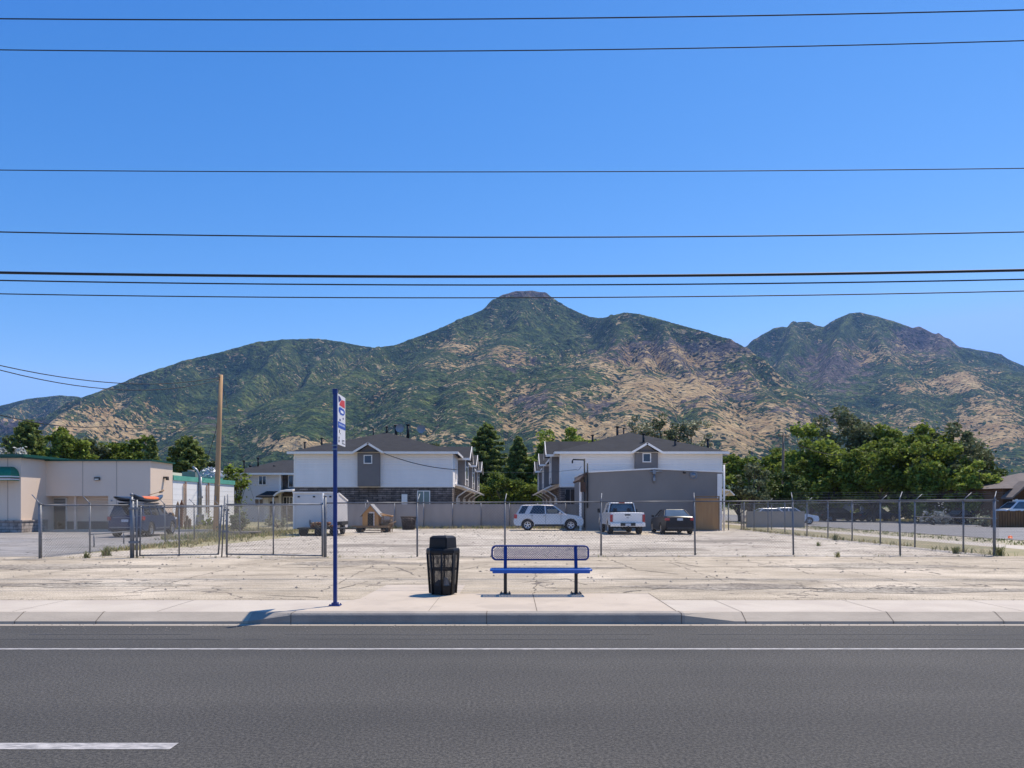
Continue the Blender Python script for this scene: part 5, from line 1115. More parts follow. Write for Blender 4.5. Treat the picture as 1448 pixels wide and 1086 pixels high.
def wheels(T, xs, r, tw, hw, xf=None):
    for x in xs:
        for s in (-1, 1):
            c = (x, s*(hw-tw/2-.01), r); b = MB(); w = tw/2
            b.lathe([(r*.62,-w),(r*.94,-w),(r,-w*.7),(r,w*.7),(r*.94,w),(r*.62,w),(r*.60,w*.5),(r*.6,-w*.5),(r*.62,-w)], c, 'y', 24); t = b.build('wheel', M_tyre, T)
            b = MB(); yo = s*w*.86; b.lathe([(r*.50,yo*.7),(r*.61,yo*.75),(r*.63,yo),(r*.58,yo*1.03),(r*.55,yo*.8)], c, 'y', 24); b.lathe([(0,yo*.9),(r*.14,yo*.9),(r*.15,yo*.6)], c, 'y', 12)
            for k in range(5):
                a = k*2*math.pi/5+.3; u = Vector((math.cos(a),0,math.sin(a))); v = Vector((-math.sin(a),0,math.cos(a))); C_ = Vector(c)+Vector((0,yo*.82,0)); o_ = Vector((0,yo*.1,0))
                q = [C_+u*r*.1+v*r*.09, C_+u*r*.1-v*r*.09, C_+u*r*.6-v*r*.07, C_+u*r*.6+v*r*.07]
                b.add([p+o_ for p in q]+[p-o_ for p in q], [(0,1,2,3),(7,6,5,4),(0,4,5,1),(1,5,6,2),(2,6,7,3),(3,7,4,0)])
            b.build('rim', M_rim, t)
            b = MB(); b.lathe([(0,yo*.3),(r*.6,yo*.3)], c, 'y', 20); b.build('brake_disc', M_trimb, t)
def body_poly(top, xs, ra, wr, zb):
    """top: outline points from front-bottom over the top to rear-bottom, x forward; wheel arches cut from below"""
    pts = list(top); xr, xf = min(xs), max(xs); bot = []
    for xc in (xr, xf):
        bot.append((xc-ra, zb)) ; a0 = math.asin(max(-1,min(1,(zb-wr)/ra)))
        for k in range(9):
            a = math.pi-a0 - k*(math.pi-2*a0)/8; bot.append((xc+math.cos(a)*ra, wr+math.sin(a)*ra))
        bot[-10] = (xc-math.cos(a0)*ra-.02, zb)
    return pts + bot
def body(T, poly, hw, mt, L_, taper=(.10,.10), tumble=.05, zt=.75, ztop=1.1, mid=None, bevel=.045):
    b = MB(); n = len(poly); sl_ = [-1, -.97, -.5, 0, .5, .97, 1]; vs = []
    for s in sl_:
        for (x, z) in poly:
            k = 1-max(0,(z-zt)/(ztop-zt+1e-6))*tumble
            tx = 0
            if x < .7: tx = taper[0]*((.7-x)/.7)**2
            if x > L_-.9: tx = taper[1]*((x-(L_-.9))/.9)**2
            cr = (1-s*s)*.0
            x2 = x + (.05*(1-abs(s)**2) if x > L_-.35 else (-.03*(1-abs(s)**2) if x < .3 else 0))
            vs.append((x2, s*hw*(k-tx), z + (.025*(1-s*s) if z > ztop-.2 else 0)))
    fs = [tuple(range(n)), tuple(range((len(sl_)-1)*n+n-1, (len(sl_)-1)*n-1, -1))]
    for i in range(len(sl_)-1):
        for k in range(n): fs.append((i*n+k, (i+1)*n+k, (i+1)*n+(k+1)%n, i*n+(k+1)%n))
    b.add(vs, fs); return b.build('body', mt, T, bevel=bevel, seg=3)
def cabin(T, bot, top, zb, zt, wb, wt, roofm, glass, pill=(), roof_t=.05, rake=0, glass_rear=None):
    """glasshouse: bot=(x0,x1) at zb, top=(x0,x1) at zt; pillars given as (xb0,xb1,xt0,xt1)"""
    b = MB(); x0, x1 = bot; u0, u1 = top
    vs = [(x0,-wb*.93,zb),(x1,-wb*.90,zb),(x1,wb*.90,zb),(x0,wb*.93,zb),(u0,-wt*.95,zt),(u1,-wt*.95,zt),(u1,wt*.95,zt),(u0,wt*.95,zt),((x0+x1)/2,-wb,zb),((x0+x1)/2,wb,zb),((u0+u1)/2,-wt,zt),((u0+u1)/2,wt,zt)]
    b.add(vs, [(0,8,10,4),(8,1,5,10),(1,2,6,5),(2,9,11,6),(9,3,7,11),(3,0,4,7),(4,10,11,7),(10,5,6,11)]); g_ = b.build('windows', glass, T)
    r = MB(); o = .02
    r.add([(u0-.06,-wt*.93,zt-.03),(u1+.05,-wt*.93,zt-.03),(u1+.05,wt*.93,zt-.03),(u0-.06,wt*.93,zt-.03),(u0+.03,-wt*.82,zt+roof_t),(u1-.15,-wt*.80,zt+roof_t),(u1-.15,wt*.80,zt+roof_t),(u0+.03,wt*.82,zt+roof_t),
           ((u0+u1)/2,-wt-.01,zt-.03),((u0+u1)/2,wt+.01,zt-.03),((u0+u1)/2,-wt*.85,zt+roof_t+.02),((u0+u1)/2,wt*.85,zt+roof_t+.02)],
          [(0,8,10,4),(8,1,5,10),(1,2,6,5),(2,9,11,6),(9,3,7,11),(3,0,4,7),(4,10,11,7),(10,5,6,11),(0,3,9,8),(8,9,2,1)]); r.build('roof', roofm, T, bevel=.03, seg=2)
    def wy(x, z, s):
        t = (z-zb)/(zt-zb); xa = x0+(u0-x0)*t; xc = x1+(u1-x1)*t; m_ = (xa+xc)/2; h = abs(x-m_)/max(.01,(xc-xa)/2); hm = wb+(wt-wb)*t; he = (wb*.915)+(wt*.95-wb*.915)*t
        return s*(hm+(he-hm)*min(1,h)+.028)
    for (a, c, e, f) in pill:
        for s in (-1, 1):
            p = MB()
            q = [Vector((a,wy(a,zb,s),zb-.02)), Vector((c,wy(c,zb,s),zb-.02)), Vector((f,wy(f,zt,s),zt)), Vector((e,wy(e,zt,s),zt))]; d = Vector((0,-s*.05,0))
            p.add(q+[v+d for v in q], [(0,1,2,3),(7,6,5,4),(0,4,5,1),(1,5,6,2),(2,6,7,3),(3,7,4,0)]); p.build('pillar', roofm, T)
    return g_
def bxp(T, name, m, *boxes, bevel=0, parent=None):
    for q in boxes: b = MB(); b.box(*q); o = b.build(name, m, parent or T, bevel=bevel)
    return o
def underside(T, x0, x1, hw, z0=.22, z1=.6):
    bxp(T, 'underbody', M_trimb, (x0, x1, -hw, hw, z0, z1))
# --- silver SUV, side on, nose to the right
xw = PX(725,50.2); T = thing('parked_car', 'silver SUV parked side on before the concrete wall, nose towards the grey building', 'SUV', (xw+.05, 51.2, LOT))
top = [(4.52,.30),(4.63,.50),(4.62,.72),(4.50,.90),(4.15,1.00),(3.35,1.10),(3.1,1.12),(.30,1.12),(.16,1.02),(.06,.85),(.0,.62),(.05,.40),(.18,.32)]
po = body_poly(top, (.93,3.78), .43, .37, .32); body(T, po, .93, M_silver, 4.65, (.10,.16), .06, .7, 1.12)
cabin(T, (.20,3.45), (.55,2.72), 1.10, 1.64, .87, .70, M_silver, M_cglass, ((.16,.30,.50,.60),(.72,1.02,1.0,1.32),(2.08,2.16,2.04,2.12),(3.32,3.48,2.60,2.74)))
bxp(T, 'light_glass', M_cglass2, (2.24,2.9,-.86,-.845,1.16,1.42))
wheels(T, (.93,3.78), .37, .24, .93); underside(T, .3, 4.3, .80, .28, .6)
bxp(T, 'sill_trim', M_trimb, (1.4,3.32,-.935,-.90,.30,.42)); 
for s in (-1,1):
    bxp(T, 'tail_lamp', M_red, (.04,.24,s*.84-.06,s*.84+.045,.80,1.06), bevel=.02); bxp(T, 'headlight', M_clear, (4.18,4.50,s*.80-.07,s*.80+.05,.74,.86), bevel=.02)
    bxp(T, 'mirror', M_silver, (2.98,3.12,s*.98-.08,s*.98+.06,1.10,1.24), bevel=.03)
bxp(T, 'door_seam', M_trimb, (2.10,2.115,-.936,-.925,.46,1.1), (1.22,1.235,-.936,-.925,.75,1.1), (3.12,3.135,-.936,-.925,.46,1.1)); bxp(T, 'door_handle', M_trimb, (1.95,2.06,-.945,-.92,.96,.985), (1.15,1.26,-.94,-.92,.97,.995)); bxp(T, 'grille', M_trimb, (4.52,4.66,-.5,.5,.55,.8), bevel=.02)
bxp(T, 'roof_rail', M_silver, (.8,2.6,-.66,-.62,1.70,1.74), (.8,2.6,.62,.66,1.70,1.74))
# --- white pickup, rear on
T = thing('parked_car', 'white pickup truck seen from behind, parked between silver SUV and black sedan', 'pickup truck', (PX(887.5,43.0), 43.0, LOT), R(90+.5))
top = [(5.65,.48),(5.72,.75),(5.62,1.02),(5.2,1.14),(4.1,1.20),(2.05,1.24),(2.03,1.24),(.10,1.24),(.04,1.15),(.03,.62),(.12,.56),(.3,.54)]
po = body_poly(top, (1.15,4.75), .50, .41, .54); body(T, po, 1.0, M_wpaint, 5.75, (.035,.12), .03, .8, 1.24)
cabin(T, (2.06,4.25), (2.22,3.62), 1.22, 1.80, .88, .72, M_wpaint, M_cglass2, ((2.02,2.16,2.16,2.28),(3.05,3.13,3.0,3.08),(4.1,4.26,3.5,3.64)), .06)
bxp(T, 'bed_floor', M_trimb, (.14,2.0,-.86,.86,1.255,1.262))
b = MB()                                                     # dark rubber round the rear window, mirror, seats seen through it
b.add([(2.035,-.80,1.25),(2.035,.80,1.25),(2.19,.64,1.78),(2.19,-.64,1.78),(2.045,-.70,1.30),(2.045,.70,1.30),(2.175,.57,1.73),(2.175,-.57,1.73)], [(0,1,5,4),(1,2,6,5),(2,3,7,6),(3,0,4,7)]); b.build('window_seal', M_trimb, T, fix=False)
bxp(T, 'headrest', M_trimb, (2.05,2.08,.30,.52,1.30,1.48), (2.05,2.08,-.52,-.30,1.30,1.48))
bxp(T, 'third_brake_light', M_red, (2.13,2.2,-.17,.17,1.79,1.85))
bxp(T, 'tailgate', M_wpaint, (-.005,.03,-.80,.80,.68,1.225), bevel=.012); bxp(T, 'tailgate_handle', M_trimb, (-.02,0,-.16,.16,1.08,1.16), bevel=.01); bxp(T, 'tailgate_badge', mat('dull chrome',(.4,.4,.42),rough=.3,metal=.8), (-.012,0,-.06,.06,.93,.99))
bxp(T, 'rear_bumper', M_wpaint, (-.16,.06,-.98,.98,.46,.66), bevel=.025); bxp(T, 'bumper_step', M_trimb, (-.17,-.05,-.42,.42,.50,.67)); bxp(T, 'licence_plate', M_plate, (-.185,-.172,-.15,.15,.50,.64))
for s in (-1,1):
    bxp(T, 'tail_lamp', M_red, (-.01,.09,s*.91-.075,s*.91+.075,.72,1.14), bevel=.015); bxp(T, 'mirror', M_trimb, (3.95,4.05,s*1.12-.12,s*1.12+.1,1.22,1.48), bevel=.03)
wheels(T, (1.15,4.75), .41, .28, .98); bxp(T, 'axle', M_trimb, (1.08,1.22,-.8,.8,.36,.46), (1.0,1.35,-.16,.16,.26,.54), (.4,4.8,-.45,-.38,.42,.56), (.4,4.8,.38,.45,.42,.56))
b = MB(); b.tube([(.1,.55,.36),(1.6,.5,.40)], .04, 8); b.lathe([(0,0),(.05,0),(.05,.02),(0,.06)], (-.2,0,.45), 'z', 8); b.tube([(.1,0,.42),(-.22,0,.43)], .03, 6); b.build('tow_bar', M_trimb, T)
# --- black sedan, rear on
T = thing('parked_car', 'black sedan seen from behind beside the plywood sheet', 'sedan', (PX(961.5,43.0), 43.0, LOT), R(90))
top = [(4.60,.25),(4.70,.45),(4.66,.66),(4.4,.80),(3.55,.93),(3.3,.94),(.55,1.02),(.12,1.03),(.03,.96),(.0,.62),(.04,.36),(.2,.26)]
po = body_poly(top, (1.0,3.75), .38, .33, .25); body(T, po, .91, M_bpaint, 4.72, (.14,.16), .07, .6, 1.02)
cabin(T, (.62,3.45), (1.45,2.75), 1.0, 1.40, .84, .60, M_bpaint, M_cglass, ((.60,.82,1.38,1.52),(2.15,2.22,2.1,2.17),(3.3,3.46,2.62,2.76)), .04)
b = MB(); b.add([(.66,-.66,1.045),(.66,.66,1.045),(1.40,.50,1.395),(1.40,-.50,1.395)], [(0,1,2,3)]); b.build('rear_window', M_cglass2, T, fix=False)
bxp(T, 'licence_plate', M_plate, (-.035,-.02,-.16,.16,.80,.93)); 
for s in (-1,1): bxp(T, 'tail_lamp', M_red, (-.02,.22,s*.70-.13,s*.70+.13,.80,.93), bevel=.02); bxp(T, 'mirror', M_bpaint, (3.0,3.14,s*.98-.09,s*.98+.07,.96,1.08), bevel=.03)
bxp(T, 'lower_bumper', M_trimb, (-.03,.1,-.7,.7,.30,.44), bevel=.02); wheels(T, (1.0,3.75), .33, .22, .90); underside(T, .3, 4.3, .78, .2, .5)
# --- navy SUV at the left with kayaks
T = thing('parked_car', 'dark navy SUV with kayaks on its roof, parked by the tan building', 'SUV', (PX(174,39.2)+.1, 39.2, LOT), R(90+4))
top = [(4.80,.34),(4.90,.58),(4.86,.86),(4.6,1.0),(3.7,1.13),(3.4,1.15),(.28,1.14),(.10,1.06),(.02,.86),(.0,.55),(.06,.40),(.2,.34)]
po = body_poly(top, (1.0,3.95), .45, .38, .33); body(T, po, .96, M_navy, 4.92, (.12,.16), .06, .7, 1.14)
cabin(T, (.16,3.72), (.48,2.95), 1.12, 1.66, .89, .72, M_navy, M_cglass, ((.14,.30,.44,.56),(1.15,1.24,1.15,1.24),(2.25,2.33,2.2,2.28),(3.56,3.74,2.82,2.97)))
bxp(T, 'licence_plate', M_plate, (-.035,-.01,-.17,.17,.80,.93)); bxp(T, 'chrome_strip', M_pipe, (-.02,.02,-.6,.6,1.0,1.03), (-.04,.03,-.75,.75,.5,.54), (1.5,3.4,-.985,-.955,.42,.47), (1.5,3.4,.955,.985,.42,.47))
for s in (-1,1):
    bxp(T, 'tail_lamp', M_red, (-.0,.26,s*.82-.10,s*.82+.07,.88,1.08), bevel=.02); bxp(T, 'mirror', M_navy, (3.22,3.36,s*1.04-.09,s*1.04+.07,1.10,1.26), bevel=.03)
    bxp(T, 'roof_rail', M_pipe, (.7,2.8,s*.64-.02,s*.64+.02,1.72,1.76)); bxp(T, 'headlight', M_clear, (4.5,4.82,s*.80-.07,s*.80+.05,.86,.98), bevel=.02)
bxp(T, 'crossbar', M_trimb, (.9,.96,-.75,.75,1.76,1.80), (2.4,2.46,-.75,.75,1.76,1.80)); wheels(T, (1.0,3.95), .38, .25, .95); underside(T, .3, 4.5, .82, .28, .6)
carM = T.matrix_basis.copy()
def kayak(label, yoff, x0, x1, wd, ht, ms, lift):
    b = MB(); n_ = 18; sec = 12; vs = []
    for i in range(n_+1):
        t = i/n_; x = x0+(x1-x0)*t; s = max(.04, math.sin(math.pi*t)**.55); up = .22*(abs(2*t-1))**3*lift
        for k in range(sec):
            a = 2*math.pi*k/sec; yy = math.cos(a)*wd*s; zz = math.sin(a)*ht*s
            vs.append((x, yoff+yy, 1.81+ht+up+zz))
    fs = [(i*sec+k, i*sec+(k+1)%sec, (i+1)*sec+(k+1)%sec, (i+1)*sec+k) for i in range(n_) for k in range(sec)]
    b.v += vs
    for q, f in enumerate(fs):
        i = q//sec; k = q%sec; m_ = 0
        if len(ms) > 1 and k < sec/2 and 3 < i < 13: m_ = 1
        b.f.append(f); b.mi.append(m_); b.sm.append(True)
    b.poly(vs[:sec]); b.poly(vs[-sec:])
    o = b.build('kayak', ms, None); o.matrix_basis = carM; return tag(o, label, 'kayak')
kayak('black kayak, the left one on the navy SUV roof', .38, -.4, 3.4, .30, .16, [mat('black kayak hull',(.02,.02,.022),rough=.3)], .6)
kayak('orange topped grey kayak, the right one on the navy SUV roof', -.36, -.1, 4.0, .34, .17, [mat('slate grey kayak hull',(.05,.07,.10),rough=.35), mat('orange kayak deck',(.85,.20,.02),(.7,.14,.015),scale=4,rough=.35)], 1.3)
b = MB(); b.tube([(2.2,-.3,2.2),(3.5,-.45,2.42)], .02, 6); b.tube([(3.4,-.44,2.38),(3.75,-.5,2.5)], .06, 6); o = b.build('paddle', M_wood, None); o.matrix_basis = carM; tag(o, 'brown paddle lying on top of the orange kayak', 'paddle')

# --- simple far cars on the right, each still a shaped car
def far_car(label, loc, rz, mt, L_=4.5, H=1.45, glass=None):
    T = thing('parked_car', label, 'car', loc, rz); k = L_/4.7; zs_ = H/1.45
    top = [(4.60*k,.28),(4.70*k,.48),(4.6*k,.72*zs_),(3.5*k,.90*zs_),(.5*k,.94*zs_),(.1*k,.88*zs_),(.0,.6),(.1*k,.3)]
    po = body_poly(top, (.95*k,3.75*k), .36, .32, .27); body(T, po, .88, mt, L_, (.12,.15), .06, .6, .92*zs_)
    cabin(T, (.45*k,3.4*k), (1.2*k,2.6*k), .90*zs_, H-.05, .80, .62, mt, glass or M_cglass2, ((.42*k,.6*k,1.14*k,1.28*k),(1.95*k,2.02*k,1.9*k,1.97*k),(3.25*k,3.42*k,2.48*k,2.62*k)), .04)
    wheels(T, (.95*k,3.75*k), .32, .2, .88)
    for s in (-1,1): bxp(T, 'tail_lamp', M_red, (-.01,.1,s*.7-.12,s*.7+.12,.62*zs_,.74*zs_))
    return T
far_car('white car whose roof shows over left part of low tan wall', (PX(1056,64),64,LOT), 0, paint('white car paint',(.74,.75,.77)))
far_car('white car parked at right end of the low tan wall, bonnet to the right', (PX(1081,68),68,LOT), 0, MATS['white car paint'], 4.6, 1.5)
far_car('dark car in tree shade left of the blue grey house', (PX(1158,84),84,LOT), 0, M_bpaint, 4.4)
far_car('dark car parked before the blue grey house', (PX(1212,82),82,LOT), 0, M_navy, 4.3)
far_car('silver car in front of the timber house at right edge', (PX(1411,63),62.9,LOT+.30), 0, paint('pale silver paint',(.66,.66,.66),.2), 4.6, 1.72)
far_car('dark car parked beside pale bushes beyond the cross street', (PX(1340,68),68,LOT), R(15), M_bpaint, 4.2, 1.3)
b = MB(); b.lathe([(.11,0),(.11,.02),(.10,.02),(.08,.13),(.0,.15)], (0,0,0), 'z', 14); o = b.build('traffic_cone', mat('orange cone plastic',(.85,.13,.02),rough=.5)); o.location = (PX(1428.5,38),38,LOT); tag(o, 'small orange marker cone on the verge near right edge', 'cone')

# --- white cargo trailer
tY = 42.3; tx0 = PX(415,tY); tx1 = PX(475,tY); W_ = tx1-tx0
M_tr = mat('dirty white trailer skin', (.70,.66,.61), (.58,.54,.50), scale=.8, rough=.45, contrast=.7, detail=8)
T = thing('cargo_trailer', 'white enclosed cargo trailer standing behind the gates', 'trailer', (tx0, tY, LOT)); zt_ = PZ(697,tY)-LOT; zb_ = PZ(748,tY)-LOT
b = MB(); ztf = PZ(708,tY+2.9)-LOT
b.add([(0,0,zb_),(W_,0,zb_),(W_,3.1,zb_),(0,3.1,zb_),(0,0,zt_),(W_,0,zt_),(W_,2.95,ztf),(0,2.95,ztf),(W_,.7,zt_-.02),(0,.7,zt_-.02)], [(0,1,5,4),(1,2,6,8,5),(2,3,7,6),(3,0,4,9,7),(4,5,8,9),(9,8,6,7),(3,2,1,0)]); b.build('box', M_tr, T, bevel=.04)
b = MB(); b.box(-.04,W_+.04,-.05,.12,zt_-.02,zt_+.06); b.box(-.02,.05,-.03,.02,zb_,zt_); b.box(W_-.05,W_+.02,-.03,.02,zb_,zt_); b.slab([(W_-.02,.7,zt_+.03),(W_+.04,.7,zt_+.03),(W_+.04,2.98,ztf+.04),(W_-.02,2.98,ztf+.04)],.08); b.build('trim', M_trim, T)
b = MB(); b.box(.15,W_-.15,-.025,-.004,zb_+.1,zt_-.15); b.build('rear_ramp', M_tr, T, bevel=.01)
b = MB()
for x in (.3,1.15,W_-.3): b.box(x-.06,x+.06,-.05,-.026,zt_-.25,zt_-.17)
b.box(.9,.95,-.06,-.026,zb_+.2,zb_+.5); b.build('latch', M_trimb, T)
for c_, yy in ((428,.6),(481,.7)):
    b = MB(); x = PX(c_,tY+yy)-tx0; b.lathe([(.1,-.1),(.30,-.1),(.33,-.06),(.33,.06),(.30,.1),(.1,.1)], (x,yy+.6,.33), 'x', 20); w2 = b.build('wheel', M_tyre, T); b = MB(); b.lathe([(0,.09),(.18,.09),(.2,.11),(.19,-.11),(0,-.11)], (x,yy+.6,.33), 'x', 14); b.build('rim', M_rim, w2)
b = MB(); b.box(W_,W_+.28,.3,1.9,.55,.75); b.build('fender', M_trimb, T)
# low flatbed with firewood
fY = 41.0; T = thing('utility_trailer', 'low dark flatbed trailer in front of the white cargo trailer', 'trailer', (PX(420,fY), fY, LOT)); w3 = PX(486,fY)-PX(420,fY)
b = MB(); b.box(0,w3,0,1.1,.36,.44); b.box(w3,w3+.6,.5,.58,.36,.42); b.tube([(0,.02,.40),(w3,.02,.40)],.03,6); b.build('deck', M_trimb, T)
for x in (.3, 1.15, w3-.55):
    b = MB(); b.lathe([(.08,-.09),(.2,-.09),(.23,-.05),(.23,.05),(.2,.09),(.08,.09)], (x,.08,.23), 'y', 16); b.lathe([(0,.02),(.1,.02)], (x,.08,.23),'y',10); b.build('wheel', M_tyre, T)
for i in range(13):
    b = MB(); l = .55; b.tube([(0,0,0),(0,l,0)], random.uniform(.06,.09), 7); o = b.build('firewood_log', M_wood if i%3 else M_rust, None); o.location = (PX(420,fY)+.75+(i%7)*.17+random.uniform(-.02,.02), fY+.2, LOT+.52+.15*(i//7)); tag(o, ('leftmost','second','third','fourth','fifth','sixth','rightmost')[i%7] + (' log from the left in the bottom layer on the flatbed trailer' if 0 < i%7 < 6 and i < 7 else ' log from the left in the top layer on the flatbed trailer' if 0 < i%7 < 6 else ' log of the bottom layer on the low flatbed trailer' if i < 7 else ' log of the top layer on the low flatbed trailer'), 'log', 'firewood logs on the flatbed')
# playhouse on a flat cart
M_ph = mat('orange plywood', (.50,.27,.10), (.40,.20,.07), scale=1.6, rough=.8, stretch=(4,4,.6), detail=8)
pY_ = 46.5; px0 = PX(512.5,pY_); T = thing('playhouse', 'small orange brown wooden playhouse with grey shingled gable roof', 'playhouse', (px0, pY_, LOT+.42)); pw = PX(535,pY_)-px0; ph = PZ(727,pY_)-LOT-.42; pk = PZ(714,pY_)-LOT-.42
b = MB(); b.add([(0,0,0),(pw,0,0),(pw,0,ph),(pw/2,0,pk),(0,0,ph),(0,1.0,0),(pw,1.0,0),(pw,1.0,ph),(pw/2,1.0,pk),(0,1.0,ph)], [(0,1,2,3,4),(9,8,7,6,5),(0,4,9,5),(1,6,7,2),(5,6,1,0)]); b.build('wall', M_ph, T)
b = MB(); b.slab([(-.16,-.1,ph-.12),(pw/2,-.1,pk+.06),(pw/2,1.25,pk+.06),(-.16,1.25,ph-.12)],.05); b.slab([(pw+.18,-.1,ph-.14),(pw/2,-.1,pk+.06),(pw/2,1.25,pk+.06),(pw+.18,1.25,ph-.14)],.05); b.build('roof', mat('light grey shingles',(.36,.35,.33),(.24,.23,.22),scale=5,rough=.9,bump=.5), T)
b = MB(); b.box(pw*.33,pw*.70,-.012,.0,.0,.78); b.build('doorway', mat('dark doorway',(.03,.025,.02)), T); b = MB(); b.box(pw*.42,pw*.76,-.03,-.012,.76,.84); b.box(pw*.70,pw*.75,-.02,.0,0,.76); b.tube([(pw*.42,-.05,pk+.05),(pw*.30,-.05,pk+.28)],.02,6); b.build('trim', M_white2, T)
T = thing('flat_cart', 'low wooden cart carrying the playhouse', 'cart', (px0-.35, pY_-.1, LOT))
b = MB(); b.box(0,1.95,0,1.3,.30,.42); b.box(-.35,.1,.3,.42,.34,.42); b.box(.3,1.75,-.05,.0,.12,.18); b.build('deck', M_wood, T)
for x in (.15,1.72):
    for y in (.12,1.1):
        b = MB(); b.lathe([(.05,-.08),(.19,-.08),(.21,-.04),(.21,.04),(.19,.08),(.05,.08)], (x,y,.21),'y',14); b.lathe([(0,-.03),(.1,-.03)], (x,y,.21),'y',8); b.build('wheel', M_tyre, T)
T = thing('wooden_rack', 'small timber rack with curved boards right of the playhouse', 'rack', (PX(538.5,46.8),46.8,LOT))
b = MB()
for x in (0,.55): b.box(x,x+.05,0,.05,0,1.02); b.box(x,x+.05,.7,.75,0,.95)
for z in (.5,.72): b.box(0,.6,0,.04,z,z+.06); b.box(0,.04,0,.75,z,z+.06); b.box(.55,.59,0,.75,z,z+.06)
b.build('frame', M_wood, T)
b = MB(); b.tube([(-.1,-.05,.62),(-.1,-.05,1.05),(0,-.05,1.15),(.2,-.05,1.12),(.6,.0,1.02),(.72,.2,1.0)], .035, 6); b.slab([(0,0,1.08),(.62,0,1.0),(.62,.75,1.0),(0,.75,1.08)],.04); b.build('top_board', M_ph, T)
b = MB(); b.tube([(-.05,-.1,.46),(.35,-.12,.46),(.7,-.12,.55),(.95,-.1,.68)], .04, 6); b.build('curved_board', M_wood, T)
for i in range(5):
    b = MB(); b.slab([(0,0,0),(random.uniform(.3,.5),0,random.uniform(.3,.6)),(.05,.02,.7)],.04); o = b.build('timber_offcut', M_brownw if i%2 else M_wood); o.location = (PX(538.5,46.8)+.05+.08*i, 46.85+.12*i, LOT+.02); tag(o, ('leftmost and nearest','second','middle','fourth','rightmost and rearmost')[i] + ' broken board stacked in the timber rack', 'board', 'offcuts stacked in the timber rack')
# dark basket
T = thing('log_basket', 'dark brown woven steel basket standing before the concrete wall', 'basket', (PX(577,52),52.3,LOT)); b = MB()
for k in range(16):
    a = k/16*6.2832; a2 = a+.5; b.tube([(math.cos(a)*.40,math.sin(a)*.40,0),(math.cos(a2)*.52,math.sin(a2)*.52,.9)],.018,5); b.tube([(math.cos(a)*.40,math.sin(a)*.40,0),(math.cos(a-.5)*.52,math.sin(a-.5)*.52,.9)],.018,5)
for z,r_ in ((0,.42),(.3,.45),(.6,.49),(.88,.53)): b.tube([(math.cos(k/16*6.2832)*r_, math.sin(k/16*6.2832)*r_, z) for k in range(17)], .025 if z<.8 else .05, 5)
b.build('basket_frame', mat('dark brown steel',(.045,.028,.02),rough=.7), T); b = MB(); b.lathe([(.36,.02),(.44,.7),(.25,.84),(0,.8)], (0,0,0),'z',12); b.build('contents', mat('brown fill',(.07,.045,.035),(.03,.02,.018),scale=8), T)
# rusty slabs leaning at the annexe
for i,(c_,h_,tl,wd) in enumerate(((248,1.95,.03,.26),(254.5,2.05,-.04,.26),(240.5,1.2,.0,.3),(259,1.0,.1,.2),(265,.8,-.05,.25))):
    b = MB(); b.add([(-wd/2,0,0),(wd/2,0,0),(wd/2*.8+tl,.25,h_*.85),(tl,.28,h_),(-wd/2*.8+tl,.25,h_*.85),(-wd/2,.1,0),(wd/2,.1,0),(wd/2*.8+tl,.33,h_*.85),(tl,.36,h_),(-wd/2*.8+tl,.33,h_*.85)], [(0,1,2,3,4),(9,8,7,6,5),(0,4,9,5),(1,6,7,2),(2,7,8,3),(3,8,9,4),(5,6,1,0)])
    o = b.build('wood_slab', M_wood if i != 1 else M_rust); o.location = (PX(c_,51.2),51.2+.05*i,LOT)
    tag(o, ['tall pointed brown slab, left of the two tallest by the annexe','tallest rust coloured slab leaning by the annexe','short wide slab nearest the tan building corner','short slab right of the two tall pointed slabs','shortest slab of the row leaning by the annexe'][i], 'wood slab')
b = MB(); b.tube([(0,0,.12),(1.9,.3,.14)], .11, 8); o = b.build('fallen_log', mat('grey driftwood',(.22,.19,.16),(.15,.13,.11),scale=3,rough=.9)); o.location=(PX(318,42),42,LOT); tag(o, 'grey fallen log lying in dry grass right of the wooden pole', 'log')
# ================================================================ TREES
M_bark = mat('grey brown bark', (.13,.10,.075), (.08,.06,.045), scale=3, rough=.95, stretch=(3,3,.6), bump=.5)
LG = {'dark': leafmat('dark green leaves', (.07,.105,.026), (.10,.135,.03), .3, .35), 'mid': leafmat('mid green leaves', (.13,.175,.028), (.19,.23,.036), .38, .35),
      'light': leafmat('yellow green leaves', (.17,.225,.035), (.24,.28,.05), .42, .4), 'olive': leafmat('grey olive leaves', (.12,.14,.065), (.16,.175,.085), .25, .4),
      'pine': leafmat('dark pine needles', (.14,.18,.05), (.19,.225,.06), .38, .5), 'silver': leafmat('silver foliage', (.30,.31,.27), (.42,.42,.38), .2, .6), 'twig': leafmat('bare grey twigs', (.27,.26,.17), (.33,.33,.18), .1, .5)}
def leaves(C, S, size, seed=0):
    """quads centred at C (n,3) with random facing; returns one mesh"""
    r = np.random.default_rng(seed); n = len(C)
    a = r.normal(size=(n,3)); a[:,2] *= .6; a /= np.linalg.norm(a,axis=1)[:,None]; q = r.normal(size=(n,3)); b_ = np.cross(a,q); b_ /= np.linalg.norm(b_,axis=1)[:,None]
    s = (size*r.uniform(.55,1.3,n))[:,None]; a = a*s; b_ = b_*s*r.uniform(.45,.8,n)[:,None]
    V = np.stack([C-a, C+b_*.9-a*.1, C+a, C-b_], 1).reshape(-1,3); return V
